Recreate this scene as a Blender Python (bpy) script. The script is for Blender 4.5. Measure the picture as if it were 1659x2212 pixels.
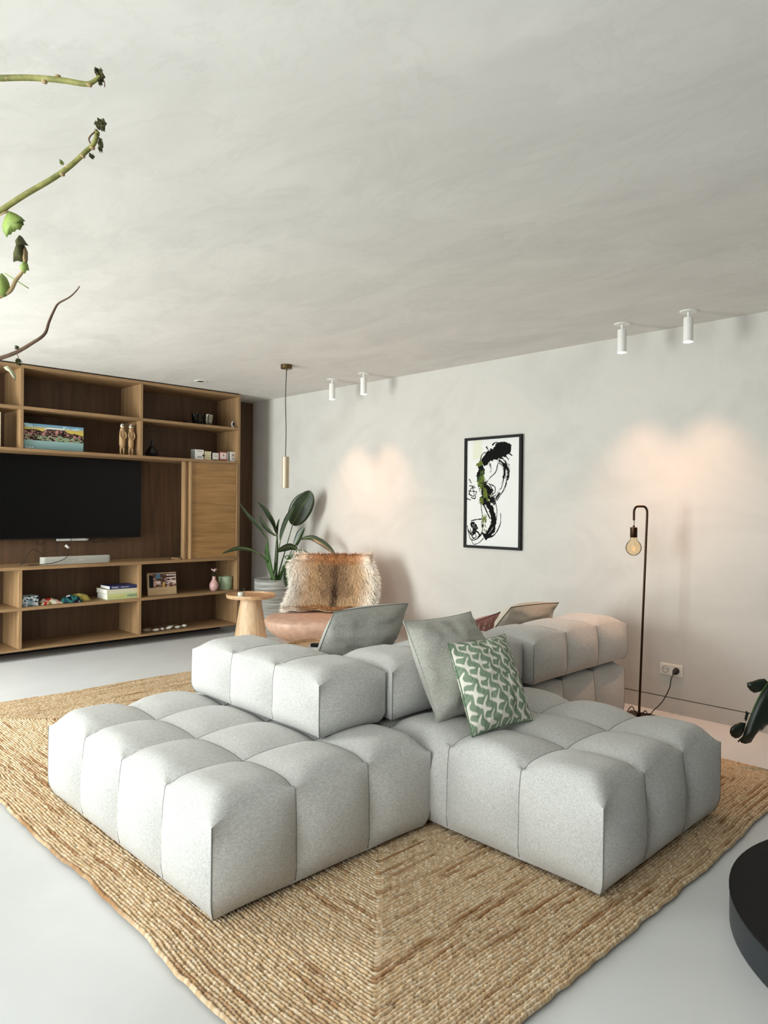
import bpy, bmesh, math, random
import numpy as np
from mathutils import Vector, Matrix
random.seed(7); rng = np.random.default_rng(7)
for o in list(bpy.data.objects): bpy.data.objects.remove(o)
SC = bpy.context.scene; COL = SC.collection
R = math.radians
# ------------------------------------------------------------------ camera
FPX, IW, IH = 1533.0, 1659, 2212
YAW, PITCH, ROLL = 2.3678, -0.0036, 0.0098
CAM = np.array([7.095, -4.7423, 1.3555])
fw = np.array([math.cos(PITCH)*math.cos(YAW), math.cos(PITCH)*math.sin(YAW), math.sin(PITCH)])
_r = np.array([math.sin(YAW), -math.cos(YAW), 0]); _u = np.cross(_r, fw)
rt = _r*math.cos(ROLL)+_u*math.sin(ROLL); up = -_r*math.sin(ROLL)+_u*math.cos(ROLL)
cd = bpy.data.cameras.new('camera'); co = bpy.data.objects.new('camera', cd); COL.objects.link(co)
co.matrix_world = Matrix(((rt[0], up[0], -fw[0], CAM[0]), (rt[1], up[1], -fw[1], CAM[1]), (rt[2], up[2], -fw[2], CAM[2]), (0, 0, 0, 1)))
cd.sensor_fit = 'VERTICAL'; cd.sensor_height = 36.0; cd.lens = FPX*36.0/IH; cd.clip_start = 0.05
SC.camera = co
def ray(px, py): return fw*FPX + rt*(px-IW/2) + up*(IH/2-py)
def at(px, py, ax, v):
    d = ray(px, py); t = (v-CAM[ax])/d[ax]; return CAM+t*d
def atd(px, py, depth): return CAM+ray(px, py)*(depth/FPX)
# ------------------------------------------------------------------ light and exposure
SC.view_settings.view_transform = 'Standard'; SC.view_settings.look = 'None'
SC.view_settings.exposure = 0.40; SC.view_settings.gamma = 1.0; SC.view_settings.use_curve_mapping = False
wd = bpy.data.worlds.new('world'); SC.world = wd; wd.use_nodes = True
wd.node_tree.nodes['Background'].inputs[0].default_value = (0.92, 0.96, 1.0, 1)
wd.node_tree.nodes['Background'].inputs[1].default_value = 0.6
WINDOWS = [(0.6, 2.3, 0.06, 2.45, 390), (4.6, 7.2, 0.06, 2.45, 140)]
WY = -6.0
for (a, b, c, d_, e) in WINDOWS:
    l = bpy.data.lights.new('window_daylight', 'AREA'); l.shape = 'RECTANGLE'; l.size = b-a+.4; l.size_y = d_-c+.3
    l.energy = e; l.color = (0.965, 0.982, 1.0)
    o = bpy.data.objects.new('window_daylight', l); COL.objects.link(o)
    o.location = ((a+b)/2, WY-0.45, (c+d_)/2+.15); o.rotation_euler = (R(90), 0, 0)   # -Z of the lamp looks to +y
# ------------------------------------------------------------------ helpers
def lin(c):
    if isinstance(c, str): c = [int(c[i:i+2], 16)/255 for i in (0, 2, 4)]
    return tuple(x/12.92 if x <= .04045 else ((x+.055)/1.055)**2.4 for x in c)
MATS = {}
class NT:
    def __init__(s, name):
        s.m = bpy.data.materials.new(name); s.m.use_nodes = True; s.t = s.m.node_tree; s.n = s.t.nodes; s.l = s.t.links
        s.b = s.n['Principled BSDF']; MATS[name] = s.m
    def node(s, ty, **kw):
        nd = s.n.new(ty)
        for k, v in kw.items(): setattr(nd, k, v)
        return nd
    def coords(s, scale=(1, 1, 1), rot=(0, 0, 0)):
        tc = s.node('ShaderNodeTexCoord'); mp = s.node('ShaderNodeMapping')
        mp.inputs['Scale'].default_value = scale; mp.inputs['Rotation'].default_value = rot
        s.l.new(tc.outputs['Object'], mp.inputs['Vector']); return mp.outputs['Vector']
    def noise(s, vec, scale=5, detail=4, rough=.55, dist=0):
        nd = s.node('ShaderNodeTexNoise'); s.l.new(vec, nd.inputs['Vector'])
        nd.inputs['Scale'].default_value = scale; nd.inputs['Detail'].default_value = detail
        nd.inputs['Roughness'].default_value = rough; nd.inputs['Distortion'].default_value = dist
        return nd.outputs['Fac']
    def ramp(s, fac, stops):
        nd = s.node('ShaderNodeValToRGB'); s.l.new(fac, nd.inputs['Fac']); e = nd.color_ramp.elements
        while len(e) < len(stops): e.new(.5)
        for el, (p, c) in zip(e, stops): el.position = p; el.color = (*c, 1)
        return nd.outputs['Color']
    def mix(s, a, b, fac, mode='MIX'):
        nd = s.node('ShaderNodeMix', data_type='RGBA', blend_type=mode)
        if isinstance(fac, (int, float)): nd.inputs[0].default_value = fac
        else: s.l.new(fac, nd.inputs[0])
        for v, i in ((a, 6), (b, 7)):
            if isinstance(v, tuple): nd.inputs[i].default_value = (*v, 1)
            else: s.l.new(v, nd.inputs[i])
        return nd.outputs[2]
    def bump(s, h, strength=.3, dist=.01):
        nd = s.node('ShaderNodeBump'); nd.inputs['Strength'].default_value = strength; nd.inputs['Distance'].default_value = dist
        s.l.new(h, nd.inputs['Height']); s.l.new(nd.outputs['Normal'], s.b.inputs['Normal'])
    def color(s, c):
        if isinstance(c, tuple): s.b.inputs['Base Color'].default_value = (*c, 1)
        else: s.l.new(c, s.b.inputs['Base Color'])
    def set(s, **kw):
        for k, v in kw.items(): s.b.inputs[k.replace('_', ' ')].default_value = v
        return s
def plain(name, c, rough=.5, metal=0, var=.0, vscale=12, bump=0, bscale=60, **kw):
    t = NT(name); c = lin(c)
    if var:
        v = t.coords(); n = t.noise(v, vscale, 4)
        t.color(t.ramp(n, [(.3, tuple(x*(1-var) for x in c)), (.7, tuple(min(1, x*(1+var)) for x in c))]))
    else: t.color(c)
    if bump: t.bump(t.noise(t.coords(), bscale, 3), bump, .004)
    t.set(Roughness=rough, Metallic=metal, **kw); return t.m
def wood(name, c1, c2, axis, rough=.55, fine=1.0):
    t = NT(name); sc = [26.0*fine]*3; sc[axis] = 1.6*fine; s2 = [90.0]*3; s2[axis] = 3.0
    a = t.noise(t.coords(tuple(sc)), 1, 6, .6, .9); b = t.noise(t.coords(tuple(s2)), 1, 3, .7, .3)
    ca = t.ramp(a, [(.32, lin(c1)), (.68, lin(c2))])
    cb = t.ramp(b, [(.35, (.72, .68, .64)), (.62, (1, 1, 1))])
    t.color(t.mix(ca, cb, .55, 'MULTIPLY')); t.bump(b, .12, .002); t.set(Roughness=rough); return t.m
def attrmat(name, rough=.7, bump=0, bscale=300):
    t = NT(name); nd = t.node('ShaderNodeAttribute', attribute_name='Col'); t.color(nd.outputs['Color']); t.set(Roughness=rough, Specular_IOR_Level=.12)
    if bump: t.bump(t.noise(t.coords(), bscale, 2), bump, .003)
    return t.m
def fabric(name, c1, c2, wscale=1.0, bump=.35, stretch=(1, 1, 3.2)):
    t = NT(name); v = t.coords(tuple(x*wscale for x in (330, 330, 330/stretch[2])))
    a = t.noise(v, 1, 3, .6, .25); v2 = t.coords((230*wscale, 60*wscale, 230*wscale)); b = t.noise(v2, 1, 3, .6, .2)
    m = t.node('ShaderNodeMath', operation='ADD'); t.l.new(a, m.inputs[0]); t.l.new(b, m.inputs[1])
    h = t.node('ShaderNodeMath', operation='MULTIPLY'); t.l.new(m.outputs[0], h.inputs[0]); h.inputs[1].default_value = .5
    t.color(t.ramp(h.outputs[0], [(.36, lin(c1)), (.62, lin(c2))])); t.bump(h.outputs[0], bump, .003); t.set(Roughness=.92)
    t.b.inputs['Sheen Weight'].default_value = .15; return t.m

def vals(x): return [tuple(map(float, v)) for v in x]
def mk(name, geo, mat, parent=None, smooth=False, sharp=None, loc=None, cols=None, solid=0, subsurf=0, bevel=0):
    """geo = (verts, faces) in WORLD coordinates; one mesh object."""
    v, f = geo
    org = Vector(parent['org']) if parent is not None and 'org' in parent else None
    if org is None:
        a = np.array(v); org = Vector((float((a[:, 0].min()+a[:, 0].max())/2), float((a[:, 1].min()+a[:, 1].max())/2), float(a[:, 2].min())))
    va = np.asarray(v, dtype=float)-np.array(org)
    me = bpy.data.meshes.new(name); me.from_pydata(vals(va), [], [tuple(int(i) for i in q) for q in f]); me.update()
    if isinstance(mat, (list, tuple)):
        for m_ in mat: me.materials.append(m_)
    else: me.materials.append(mat)
    if smooth:
        me.polygons.foreach_set('use_smooth', [True]*len(me.polygons))
        if sharp: me.set_sharp_from_angle(angle=R(sharp))
    if cols is not None:
        ca = me.color_attributes.new('Col', 'FLOAT_COLOR', 'POINT'); c4 = np.ones((len(v), 4), dtype=np.float32); c4[:, :3] = cols
        ca.data.foreach_set('color', c4.ravel())
    o = bpy.data.objects.new(name, me); COL.objects.link(o)
    if parent is not None: o.parent = parent; o['org'] = tuple(org)
    else: o.location = org; o['org'] = tuple(org)
    if bevel:
        m_ = o.modifiers.new('bevel', 'BEVEL'); m_.width = bevel; m_.segments = 2; m_.limit_method = 'ANGLE'; m_.angle_limit = R(50)
    if solid:
        m_ = o.modifiers.new('thickness', 'SOLIDIFY'); m_.thickness = solid; m_.offset = 0
    if subsurf:
        m_ = o.modifiers.new('smooth', 'SUBSURF'); m_.levels = m_.render_levels = subsurf
    return o
def thing(name, label, cat, loc, group=None):
    o = bpy.data.objects.new(name, None); COL.objects.link(o); o.location = loc; o['org'] = tuple(float(x) for x in loc)
    o.empty_display_size = .1; o['label'] = label; o['category'] = cat
    if group: o['group'] = group
    return o
def tag(o, label, cat, group=None):
    o['label'] = label; o['category'] = cat
    if group: o['group'] = group
    return o
def struct(o): o['kind'] = 'structure'; return o
def join(*gs):
    V, F = [], []
    for v, f in gs:
        k = len(V); V += [tuple(p) for p in v]; F += [tuple(i+k for i in q) for q in f]
    return V, F
def box(x0, x1, y0, y1, z0, z1):
    return ([(x0, y0, z0), (x1, y0, z0), (x1, y1, z0), (x0, y1, z0), (x0, y0, z1), (x1, y0, z1), (x1, y1, z1), (x0, y1, z1)],
            [(0, 3, 2, 1), (4, 5, 6, 7), (0, 1, 5, 4), (1, 2, 6, 5), (2, 3, 7, 6), (3, 0, 4, 7)])
def obox(c, X, Y, Z, sx, sy, sz):
    c, X, Y, Z = [np.array(q, float) for q in (c, X, Y, Z)]
    v, f = box(-sx/2, sx/2, -sy/2, sy/2, -sz/2, sz/2)
    return [tuple(c+X*a+Y*b+Z*d) for a, b, d in v], f
def lathe(prof, c, n=32, cap=True):
    V, F = [], []
    for r, z in prof:
        for k in range(n): a = 2*math.pi*k/n; V.append((c[0]+r*math.cos(a), c[1]+r*math.sin(a), c[2]+z))
    m = len(prof)
    for i in range(m-1):
        for k in range(n): k2 = (k+1) % n; F.append((i*n+k, i*n+k2, (i+1)*n+k2, (i+1)*n+k))
    if cap: F.append(tuple(reversed(range(n)))); F.append(tuple(range((m-1)*n, m*n)))
    return V, F
def smoothpath(P, n):
    P = np.array(P, float); m = len(P); t = np.linspace(0, m-1, n); out = []
    for x in t:
        i = min(int(x), m-2); s = x-i
        p0, p1, p2, p3 = P[max(i-1, 0)], P[i], P[i+1], P[min(i+2, m-1)]
        out.append(.5*((2*p1)+(-p0+p2)*s+(2*p0-5*p1+4*p2-p3)*s*s+(-p0+3*p1-3*p2+p3)*s**3))
    return np.array(out)
def tube(P, r, n=8, cap=True):
    P = np.array(P, float); m = len(P); rr = np.broadcast_to(np.asarray(r, float), (m,)) if np.ndim(r) == 0 else np.interp(np.linspace(0, 1, m), np.linspace(0, 1, len(r)), r)
    V, F = [], []; T = np.gradient(P, axis=0); T /= np.linalg.norm(T, axis=1)[:, None]+1e-12
    a = np.array([0, 0, 1.0]) if abs(T[0][2]) < .9 else np.array([1.0, 0, 0]); N = np.cross(T[0], a); N /= np.linalg.norm(N)
    for i in range(m):
        N = N-T[i]*(N@T[i]); N /= np.linalg.norm(N); B = np.cross(T[i], N)
        for k in range(n): an = 2*math.pi*k/n; V.append(tuple(P[i]+rr[i]*(math.cos(an)*N+math.sin(an)*B)))
    for i in range(m-1):
        for k in range(n): k2 = (k+1) % n; F.append((i*n+k, i*n+k2, (i+1)*n+k2, (i+1)*n+k))
    if cap: F.append(tuple(reversed(range(n)))); F.append(tuple(range((m-1)*n, m*n)))
    return V, F
def gridfaces(nu, nv, off=0, flip=False):
    F = []
    for i in range(nu-1):
        for j in range(nv-1):
            q = (off+i*nv+j, off+(i+1)*nv+j, off+(i+1)*nv+j+1, off+i*nv+j+1); F.append(q[::-1] if flip else q)
    return F
def weld(geo, d=1e-4):
    bm = bmesh.new(); v, f = geo; vs = [bm.verts.new(p) for p in v]
    for q in f:
        try: bm.faces.new([vs[i] for i in q])
        except ValueError: pass
    bmesh.ops.remove_doubles(bm, verts=bm.verts, dist=d); bm.verts.index_update()
    bmesh.ops.recalc_face_normals(bm, faces=bm.faces)
    r = ([tuple(x.co) for x in bm.verts], [tuple(x.index for x in q.verts) for q in bm.faces]); bm.free(); return r
def vnoise(x, y, seed=0):
    """value noise on arrays"""
    x = np.asarray(x, float); y = np.asarray(y, float); xi = np.floor(x).astype(int); yi = np.floor(y).astype(int); fx = x-xi; fy = y-yi
    def h(a, b):
        n = (a*374761393+b*668265263+seed*974634777) & 0x7fffffff; n = ((n ^ (n >> 13))*1274126177) & 0x7fffffff; return ((n ^ (n >> 16)) & 0xffff)/65535.0
    u = fx*fx*(3-2*fx); v = fy*fy*(3-2*fy)
    return (h(xi, yi)*(1-u)+h(xi+1, yi)*u)*(1-v)+(h(xi, yi+1)*(1-u)+h(xi+1, yi+1)*u)*v
def fbm(x, y, seed=0, oct=3): return sum(vnoise(x*2**k, y*2**k, seed+k)*.5**k for k in range(oct))/sum(.5**k for k in range(oct))
def inpoly(X, Y, poly):
    r = np.zeros(X.shape, bool); n = len(poly); j = n-1
    for i in range(n):
        xi, yi = poly[i]; xj, yj = poly[j]
        c = ((yi > Y) != (yj > Y)) & (X < (xj-xi)*(Y-yi)/((yj-yi) if yj != yi else 1e-9)+xi); r ^= c; j = i
    return r
def pline(X, Y, pts, n=60):
    """distance to and parameter along a smooth polyline"""
    P = smoothpath([(*p, 0) for p in pts], n)[:, :2]; D = np.full(X.shape, 9.0); T = np.zeros(X.shape)
    for i in range(n-1):
        a, b = P[i], P[i+1]; ab = b-a; t = np.clip(((X-a[0])*ab[0]+(Y-a[1])*ab[1])/(ab@ab+1e-12), 0, 1)
        d = np.hypot(X-a[0]-t*ab[0], Y-a[1]-t*ab[1]); m = d < D; D[m] = d[m]; T[m] = (i+t[m])/(n-1)
    return D, T
def panel(nu, nv, o, U, V, fn, bulge=None):
    """a flat printed sheet: grid with colours from fn(u,v); u right, v up"""
    o, U, V = [np.array(q, float) for q in (o, U, V)]
    u, v = np.meshgrid(np.linspace(0, 1, nu), np.linspace(0, 1, nv), indexing='ij')
    P = o+u[..., None]*U+v[..., None]*V; c = fn(u, v).reshape(-1, 3)
    return (P.reshape(-1, 3), gridfaces(nu, nv)), c
def text(name, body, size, o, U, V, mat, parent, width=None):
    cu = bpy.data.curves.new(name, 'FONT'); cu.body = body; cu.size = 1; cu.extrude = .004; cu.align_x = 'CENTER'; cu.align_y = 'CENTER'
    t = bpy.data.objects.new(name, cu); COL.objects.link(t); dg = bpy.context.evaluated_depsgraph_get()
    me = t.evaluated_get(dg).to_mesh(); v = np.array([tuple(q.co) for q in me.vertices]); f = [tuple(p.vertices) for p in me.polygons]
    bpy.data.objects.remove(t); U = np.array(U, float); V = np.array(V, float); N = np.cross(U, V)
    s = size; w = v[:, 0].max()-v[:, 0].min(); sx = (width/w) if width else s
    P = np.array(o, float)+v[:, :1]*sx*U+v[:, 1:2]*s*V+v[:, 2:3]*.08*N
    return mk(name, (P, f), mat, parent)
# ------------------------------------------------------------------ materials
t = NT('ceiling_plaster'); v = t.coords((1, 1, 1)); a = t.noise(t.coords((.9, 1.7, 1), (0, 0, .75)), 1.1, 7, .58, 1.6)
b = t.noise(v, 9, 5, .6, .5)
vo = t.node('ShaderNodeTexVoronoi', feature='SMOOTH_F1'); vo.inputs['Scale'].default_value = 1.5; vo.inputs['Smoothness'].default_value = .12; vo.inputs['Randomness'].default_value = 1
wv_ = t.node('ShaderNodeVectorMath', operation='ADD'); nz = t.node('ShaderNodeTexNoise'); nz.inputs['Scale'].default_value = 1.6; nz.inputs['Detail'].default_value = 5; nz.inputs['Roughness'].default_value = .62
vv = t.coords((1.0, 1.9, 1), (0, 0, .8)); t.l.new(vv, nz.inputs['Vector']); t.l.new(vv, wv_.inputs[0]); t.l.new(nz.outputs['Color'], wv_.inputs[1]); t.l.new(wv_.outputs[0], vo.inputs['Vector'])
c = t.ramp(vo.outputs['Color'], [(0, lin('d9d7d2')), (.5, lin('dedcd7')), (1, lin('e2e0db'))])
c2 = t.ramp(a, [(.35, (.90, .90, .90)), (.62, (1, 1, 1))])
a3 = t.noise(t.coords((.8, 1.5, 1), (0, 0, .75)), 1.7, 6, .6, 1.0)
c3 = t.ramp(a3, [(.44, (1, 1, 1)), (.499, (.90, .90, .89)), (.503, (1, 1, 1)), (.56, (1, 1, 1)), (.599, (.93, .93, .92)), (.602, (1, 1, 1))])
t.color(t.mix(t.mix(c, c2, .8, 'MULTIPLY'), c3, .42, 'MULTIPLY')); t.bump(b, .05, .008); t.set(Roughness=.8); M_CEIL = t.m
t = NT('wall_plaster'); a = t.noise(t.coords((1, 1, 1.3)), 1.3, 6, .6, 1.2); b = t.noise(t.coords(), 14, 4, .6)
t.color(t.ramp(a, [(.3, lin('bebbb5')), (.55, lin('c8c5bf')), (.75, lin('c3c0b9'))])); t.bump(b, .06, .008); t.set(Roughness=.85); M_WALL = t.m
t = NT('floor_concrete'); a = t.noise(t.coords(), 1.4, 6, .6, .6); b = t.noise(t.coords(), 22, 3, .6)
t.color(t.ramp(a, [(.3, lin('d2d3d3')), (.7, lin('dcdddd'))])); t.bump(b, .02, .004); t.set(Roughness=.42); t.b.inputs['Specular IOR Level'].default_value = .4; M_FLOOR = t.m
M_OAKZ = wood('oak_upright_grain', '846849', 'a4835c', 2); M_OAKY = wood('oak_shelf_grain', '846849', 'a4835c', 1)
M_BACK = wood('oak_back_shaded', '4f3926', '694d36', 2, .6, .6); M_DOOR = wood('oak_door_grain', '8b673d', 'ae8653', 1, .5, .9)  # back panels: same oak as the shelves, darkened to carry the shade inside
M_TABLE = wood('pale_oak', 'c39f79', 'e2c7a4', 2, .5); M_TABLEX = wood('pale_oak_top', 'b8916a', 'd6b48f', 0, .5)
M_BLACK = plain('matt_black', '0b0b0b', .55, Specular_IOR_Level=.25); M_SCREEN = plain('screen_black', '060607', .3, Specular_IOR_Level=.2); M_RECESS = plain('recess_black', '0d0c0c', .7)
M_SOFA = fabric('sofa_heather', 'acaca9', 'd1d0cd'); M_SEAM = plain('seam_thread', '7d7e7b', .9)
M_CUSH = fabric('cushion_heather', '93938c', 'bdbcb4', 1.0); M_CUSHB = fabric('cushion_beige', 'a39a8b', 'cfc6b6', 1.0)
M_WHITE = plain('white_lacquer', 'e9e8e4', .45); M_BRASS = plain('aged_brass', '6a5a3c', .35, 1); M_BRONZE = plain('dark_bronze', '3b2a1c', .32, .9)
M_CABLE = plain('black_cable', '15161a', .6); M_METALW = plain('champagne_tube', 'b7a78e', .4, .35)
M_PLASTIC = plain('socket_plastic', 'dedbd3', .4); M_RUBBER = plain('black_rubber', '101010', .6)
M_LEAF = plain('strelitzia_leaf', '203019', .35, 0, .25, 30); M_STALK = plain('leaf_stalk', '3c5a2a', .45, 0, .2, 30); M_RIB = plain('leaf_midrib', '6f7f45', .5)
M_DARKLEAF = plain('dark_leaf', '18241a', .35, 0, .2, 25); M_SOIL = plain('soil', '2a211a', .95, 0, .3, 80, .5, 120)
M_LEATHER = plain('tan_leather', 'bf9c88', .45, 0, .16, 18, .25, 90); M_STEEL = plain('brushed_steel', '9a9a98', .35, 1)
M_PRINT = attrmat('printed_sheet', .8); M_TEX = attrmat('printed_fabric', .9, .25, 500); M_FUR = attrmat('fur_hair', .75); M_JUTE = attrmat('jute_braid', .95, .6, 420)
M_GLASSD = None
def glass(name, c, alpha, rough=.05):
    t = NT(name); tr = t.node('ShaderNodeBsdfTransparent'); tr.inputs[0].default_value = (*lin(c), 1)
    gl = t.node('ShaderNodeBsdfGlossy'); gl.inputs['Roughness'].default_value = rough; fr = t.node('ShaderNodeLayerWeight'); fr.inputs[0].default_value = alpha
    mx = t.node('ShaderNodeMixShader'); t.l.new(fr.outputs['Fresnel'], mx.inputs[0]); t.l.new(tr.outputs[0], mx.inputs[1]); t.l.new(gl.outputs[0], mx.inputs[2])
    t.l.new(mx.outputs[0], t.n['Material Output'].inputs['Surface']); return t.m
M_AMBER = glass('amber_glass', 'faf0dc', .1); M_CLEAR = glass('clear_glass', 'f6f8f6', .08)
def emit(name, c, s):
    t = NT(name); t.b.inputs['Emission Color'].default_value = (*lin(c), 1); t.b.inputs['Emission Strength'].default_value = s; return t.m
M_LED = emit('lit_led_lens', 'fff3df', 9)
# ------------------------------------------------------------------ the room
H = 2.6
struct(mk('floor', box(0, 9.2, WY, 0, -.1, 0), M_FLOOR))
struct(mk('ceiling', box(-.1, 9.3, WY-.2, .1, H, H+.1), M_CEIL))
struct(mk('wall_back', box(-.1, 9.3, 0, .12, .106, H), M_WALL))
struct(mk('wall_left', box(-.12, 0, WY, 0, 0, H), M_WALL))
struct(mk('wall_right', box(9.2, 9.3, WY, 0, 0, H), plain('far_wall', '6f6d69', .8)))
bb = struct(mk('baseboard_back', box(.0, 9.2, -.0015, .1, 0, .1), M_WALL)); struct(mk('trim_1', box(.0, 9.2, .012, .1, .1, .106), M_RECESS))
# window wall with its two openings
segs = []; xs = [-.1, WINDOWS[0][0], WINDOWS[0][1], WINDOWS[1][0], WINDOWS[1][1], 9.3]
g = [box(xs[0], xs[1], WY-.2, WY, 0, H), box(xs[2], xs[3], WY-.2, WY, 0, H), box(xs[4], xs[5], WY-.2, WY, 0, H)]
for w in WINDOWS: g += [box(w[0], w[1], WY-.2, WY, w[3], H), box(w[0], w[1], WY-.2, WY, 0, w[2])]
struct(mk('wall_front', join(*g), M_WALL))
for k, w in enumerate(WINDOWS):
    n = 2; x = np.linspace(w[0], w[1], n+1)
    fr = [box(w[0], w[1], WY-.14, WY-.08, w[2], w[2]+.06), box(w[0], w[1], WY-.14, WY-.08, w[3]-.06, w[3])]
    fr += [box(q-.03 if 0 < i < n else (q if i == 0 else q-.06), (q+.03 if 0 < i < n else (q+.06 if i == 0 else q)), WY-.14, WY-.08, w[2]+.06, w[3]-.06) for i, q in enumerate(x)]
    wo = struct(mk('window_%d' % (k+1), join(*fr), M_BLACK))
    for i in range(n): mk('pane', box(x[i]+.05, x[i+1]-.05, WY-.114, WY-.108, w[2]+.05, w[3]-.05), M_CLEAR, wo)
# oak cladding on the left wall beside the shelving
struct(mk('trim_2', box(.0, .018, -.43, -.004, 0, 2.585), M_BACK))
# ------------------------------------------------------------------ jute rug
def rug():
    x0, x1, y0, y1 = 1.865, 6.03, -3.725, -.725; s = .0128; N = int((y1-y0)/2/s)
    V = []; F = []; C = []; off = 0
    base = np.array(lin('d1b38d')); pale = np.array(lin('ead9be')); brown = np.array(lin('986a40')); dark = np.array(lin('6a4524'))
    for k in range(N):
        a0, a1, b0, b1 = x0+k*s, x1-k*s, y0+k*s, y1-k*s; rc = .012+.04*math.exp(-k*s/.06)
        c = []
        for (cx, cy, st) in ((a1-rc, b0+rc, -90), (a1-rc, b1-rc, 0), (a0+rc, b1-rc, 90), (a0+rc, b0+rc, 180)):
            for q in range(5): an = R(st+q*22.5); c.append((cx+rc*math.cos(an), cy+rc*math.sin(an)))
        if a1-a0 < 2*rc+.02 or b1-b0 < 2*rc+.02: continue
        c = np.array(c+[c[0]]); L = np.r_[0, np.cumsum(np.hypot(*np.diff(c, axis=0).T))]; tot = L[-1]
        n = max(12, int(tot/.0078)); n -= n % 2; q = np.arange(n)*tot/n
        X = np.interp(q, L, c[:, 0]); Y = np.interp(q, L, c[:, 1])
        TX = np.roll(X, -1)-np.roll(X, 1); TY = np.roll(Y, -1)-np.roll(Y, 1); ln = np.hypot(TX, TY)+1e-9; NX, NY = TY/ln, -TX/ln   # outward
        edge = math.exp(-k*s/.35)
        wob = (fbm(X*2.2, Y*2.2, 5)-.5)*.05*edge+(vnoise(q/.05, q*0+k, 3)-.5)*.006
        ph = (np.arange(n) % 2)*1.0; rnd = vnoise(np.arange(n)*1.0, np.full(n, k*1.0), 11)
        hh = .0035+.0045*rnd+.003*ph; zig = (ph-.5)*.004
        tone = fbm(q/.45+k*7.3, np.full(n, k*.31), 21); st = vnoise(np.arange(n)/1.0, np.full(n, k*3.0), 31); sp = vnoise(np.arange(n)/2.2, np.full(n, k*5.0), 41)
        pw = np.clip((st-.42)*1.6, 0, 1)[:, None]; bw = np.clip((tone-.55)*5, 0, .8)[:, None]*np.clip(vnoise(q/.1, np.full(n, k*1.0), 51)*1.6-.2, 0, 1)[:, None]
        col = base*(1-pw)+pale*pw; col = col*(1-bw)+brown*bw; dk = (sp > .93)[:, None]*.45; col = col*(1-dk)+dark*dk; col = col*(.92+.2*rnd[:, None])
        for dn, z, sh in ((.52, .006, .9), (.26, .0095, 1.0), (-.26, .0095, 1.0), (-.52, .006, .9)):
            d = dn*s+wob+(zig if abs(dn) < .5 else 0)
            V.append(np.c_[X+NX*d, Y+NY*d, z+(hh if abs(dn) < .5 else 0)+.006+0*X]); C.append(col*sh)  # row edges darkened in the vertex colour, painting shade between braids
        i = np.arange(n); j = (i+1) % n
        for p in range(3): F.append(np.c_[off+p*n+i, off+p*n+j, off+(p+1)*n+j, off+(p+1)*n+i])
        off += 4*n
    V = np.concatenate(V); C = np.concatenate(C); F = np.concatenate(F)
    root = thing('jute_rug', 'large rectangular braided jute rug under the grey sofa', 'rug', ((x0+x1)/2, (y0+y1)/2, 0))
    me = bpy.data.meshes.new('braid'); V = V-np.array(root['org'])
    me.vertices.add(len(V)); me.vertices.foreach_set('co', V.astype(np.float32).ravel())
    me.loops.add(len(F)*4); me.loops.foreach_set('vertex_index', F.astype(np.int32).ravel())
    me.polygons.add(len(F)); me.polygons.foreach_set('loop_start', np.arange(0, len(F)*4, 4, dtype=np.int32)); me.polygons.foreach_set('loop_total', np.full(len(F), 4, dtype=np.int32))
    me.update(calc_edges=True); me.polygons.foreach_set('use_smooth', np.ones(len(F), bool)); me.materials.append(M_JUTE)
    ca = me.color_attributes.new('Col', 'FLOAT_COLOR', 'POINT'); c4 = np.ones((len(V), 4), np.float32); c4[:, :3] = C; ca.data.foreach_set('color', c4.ravel())
    o = bpy.data.objects.new('braid', me); COL.objects.link(o); o.parent = root; o['kind'] = 'stuff'
    mk('backing', box(x0+.04, x1-.04, y0+.04, y1-.04, 0, .009), plain('jute_backing', '8a6a44', .95), root)
rug()
RUGZ = .029
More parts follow.
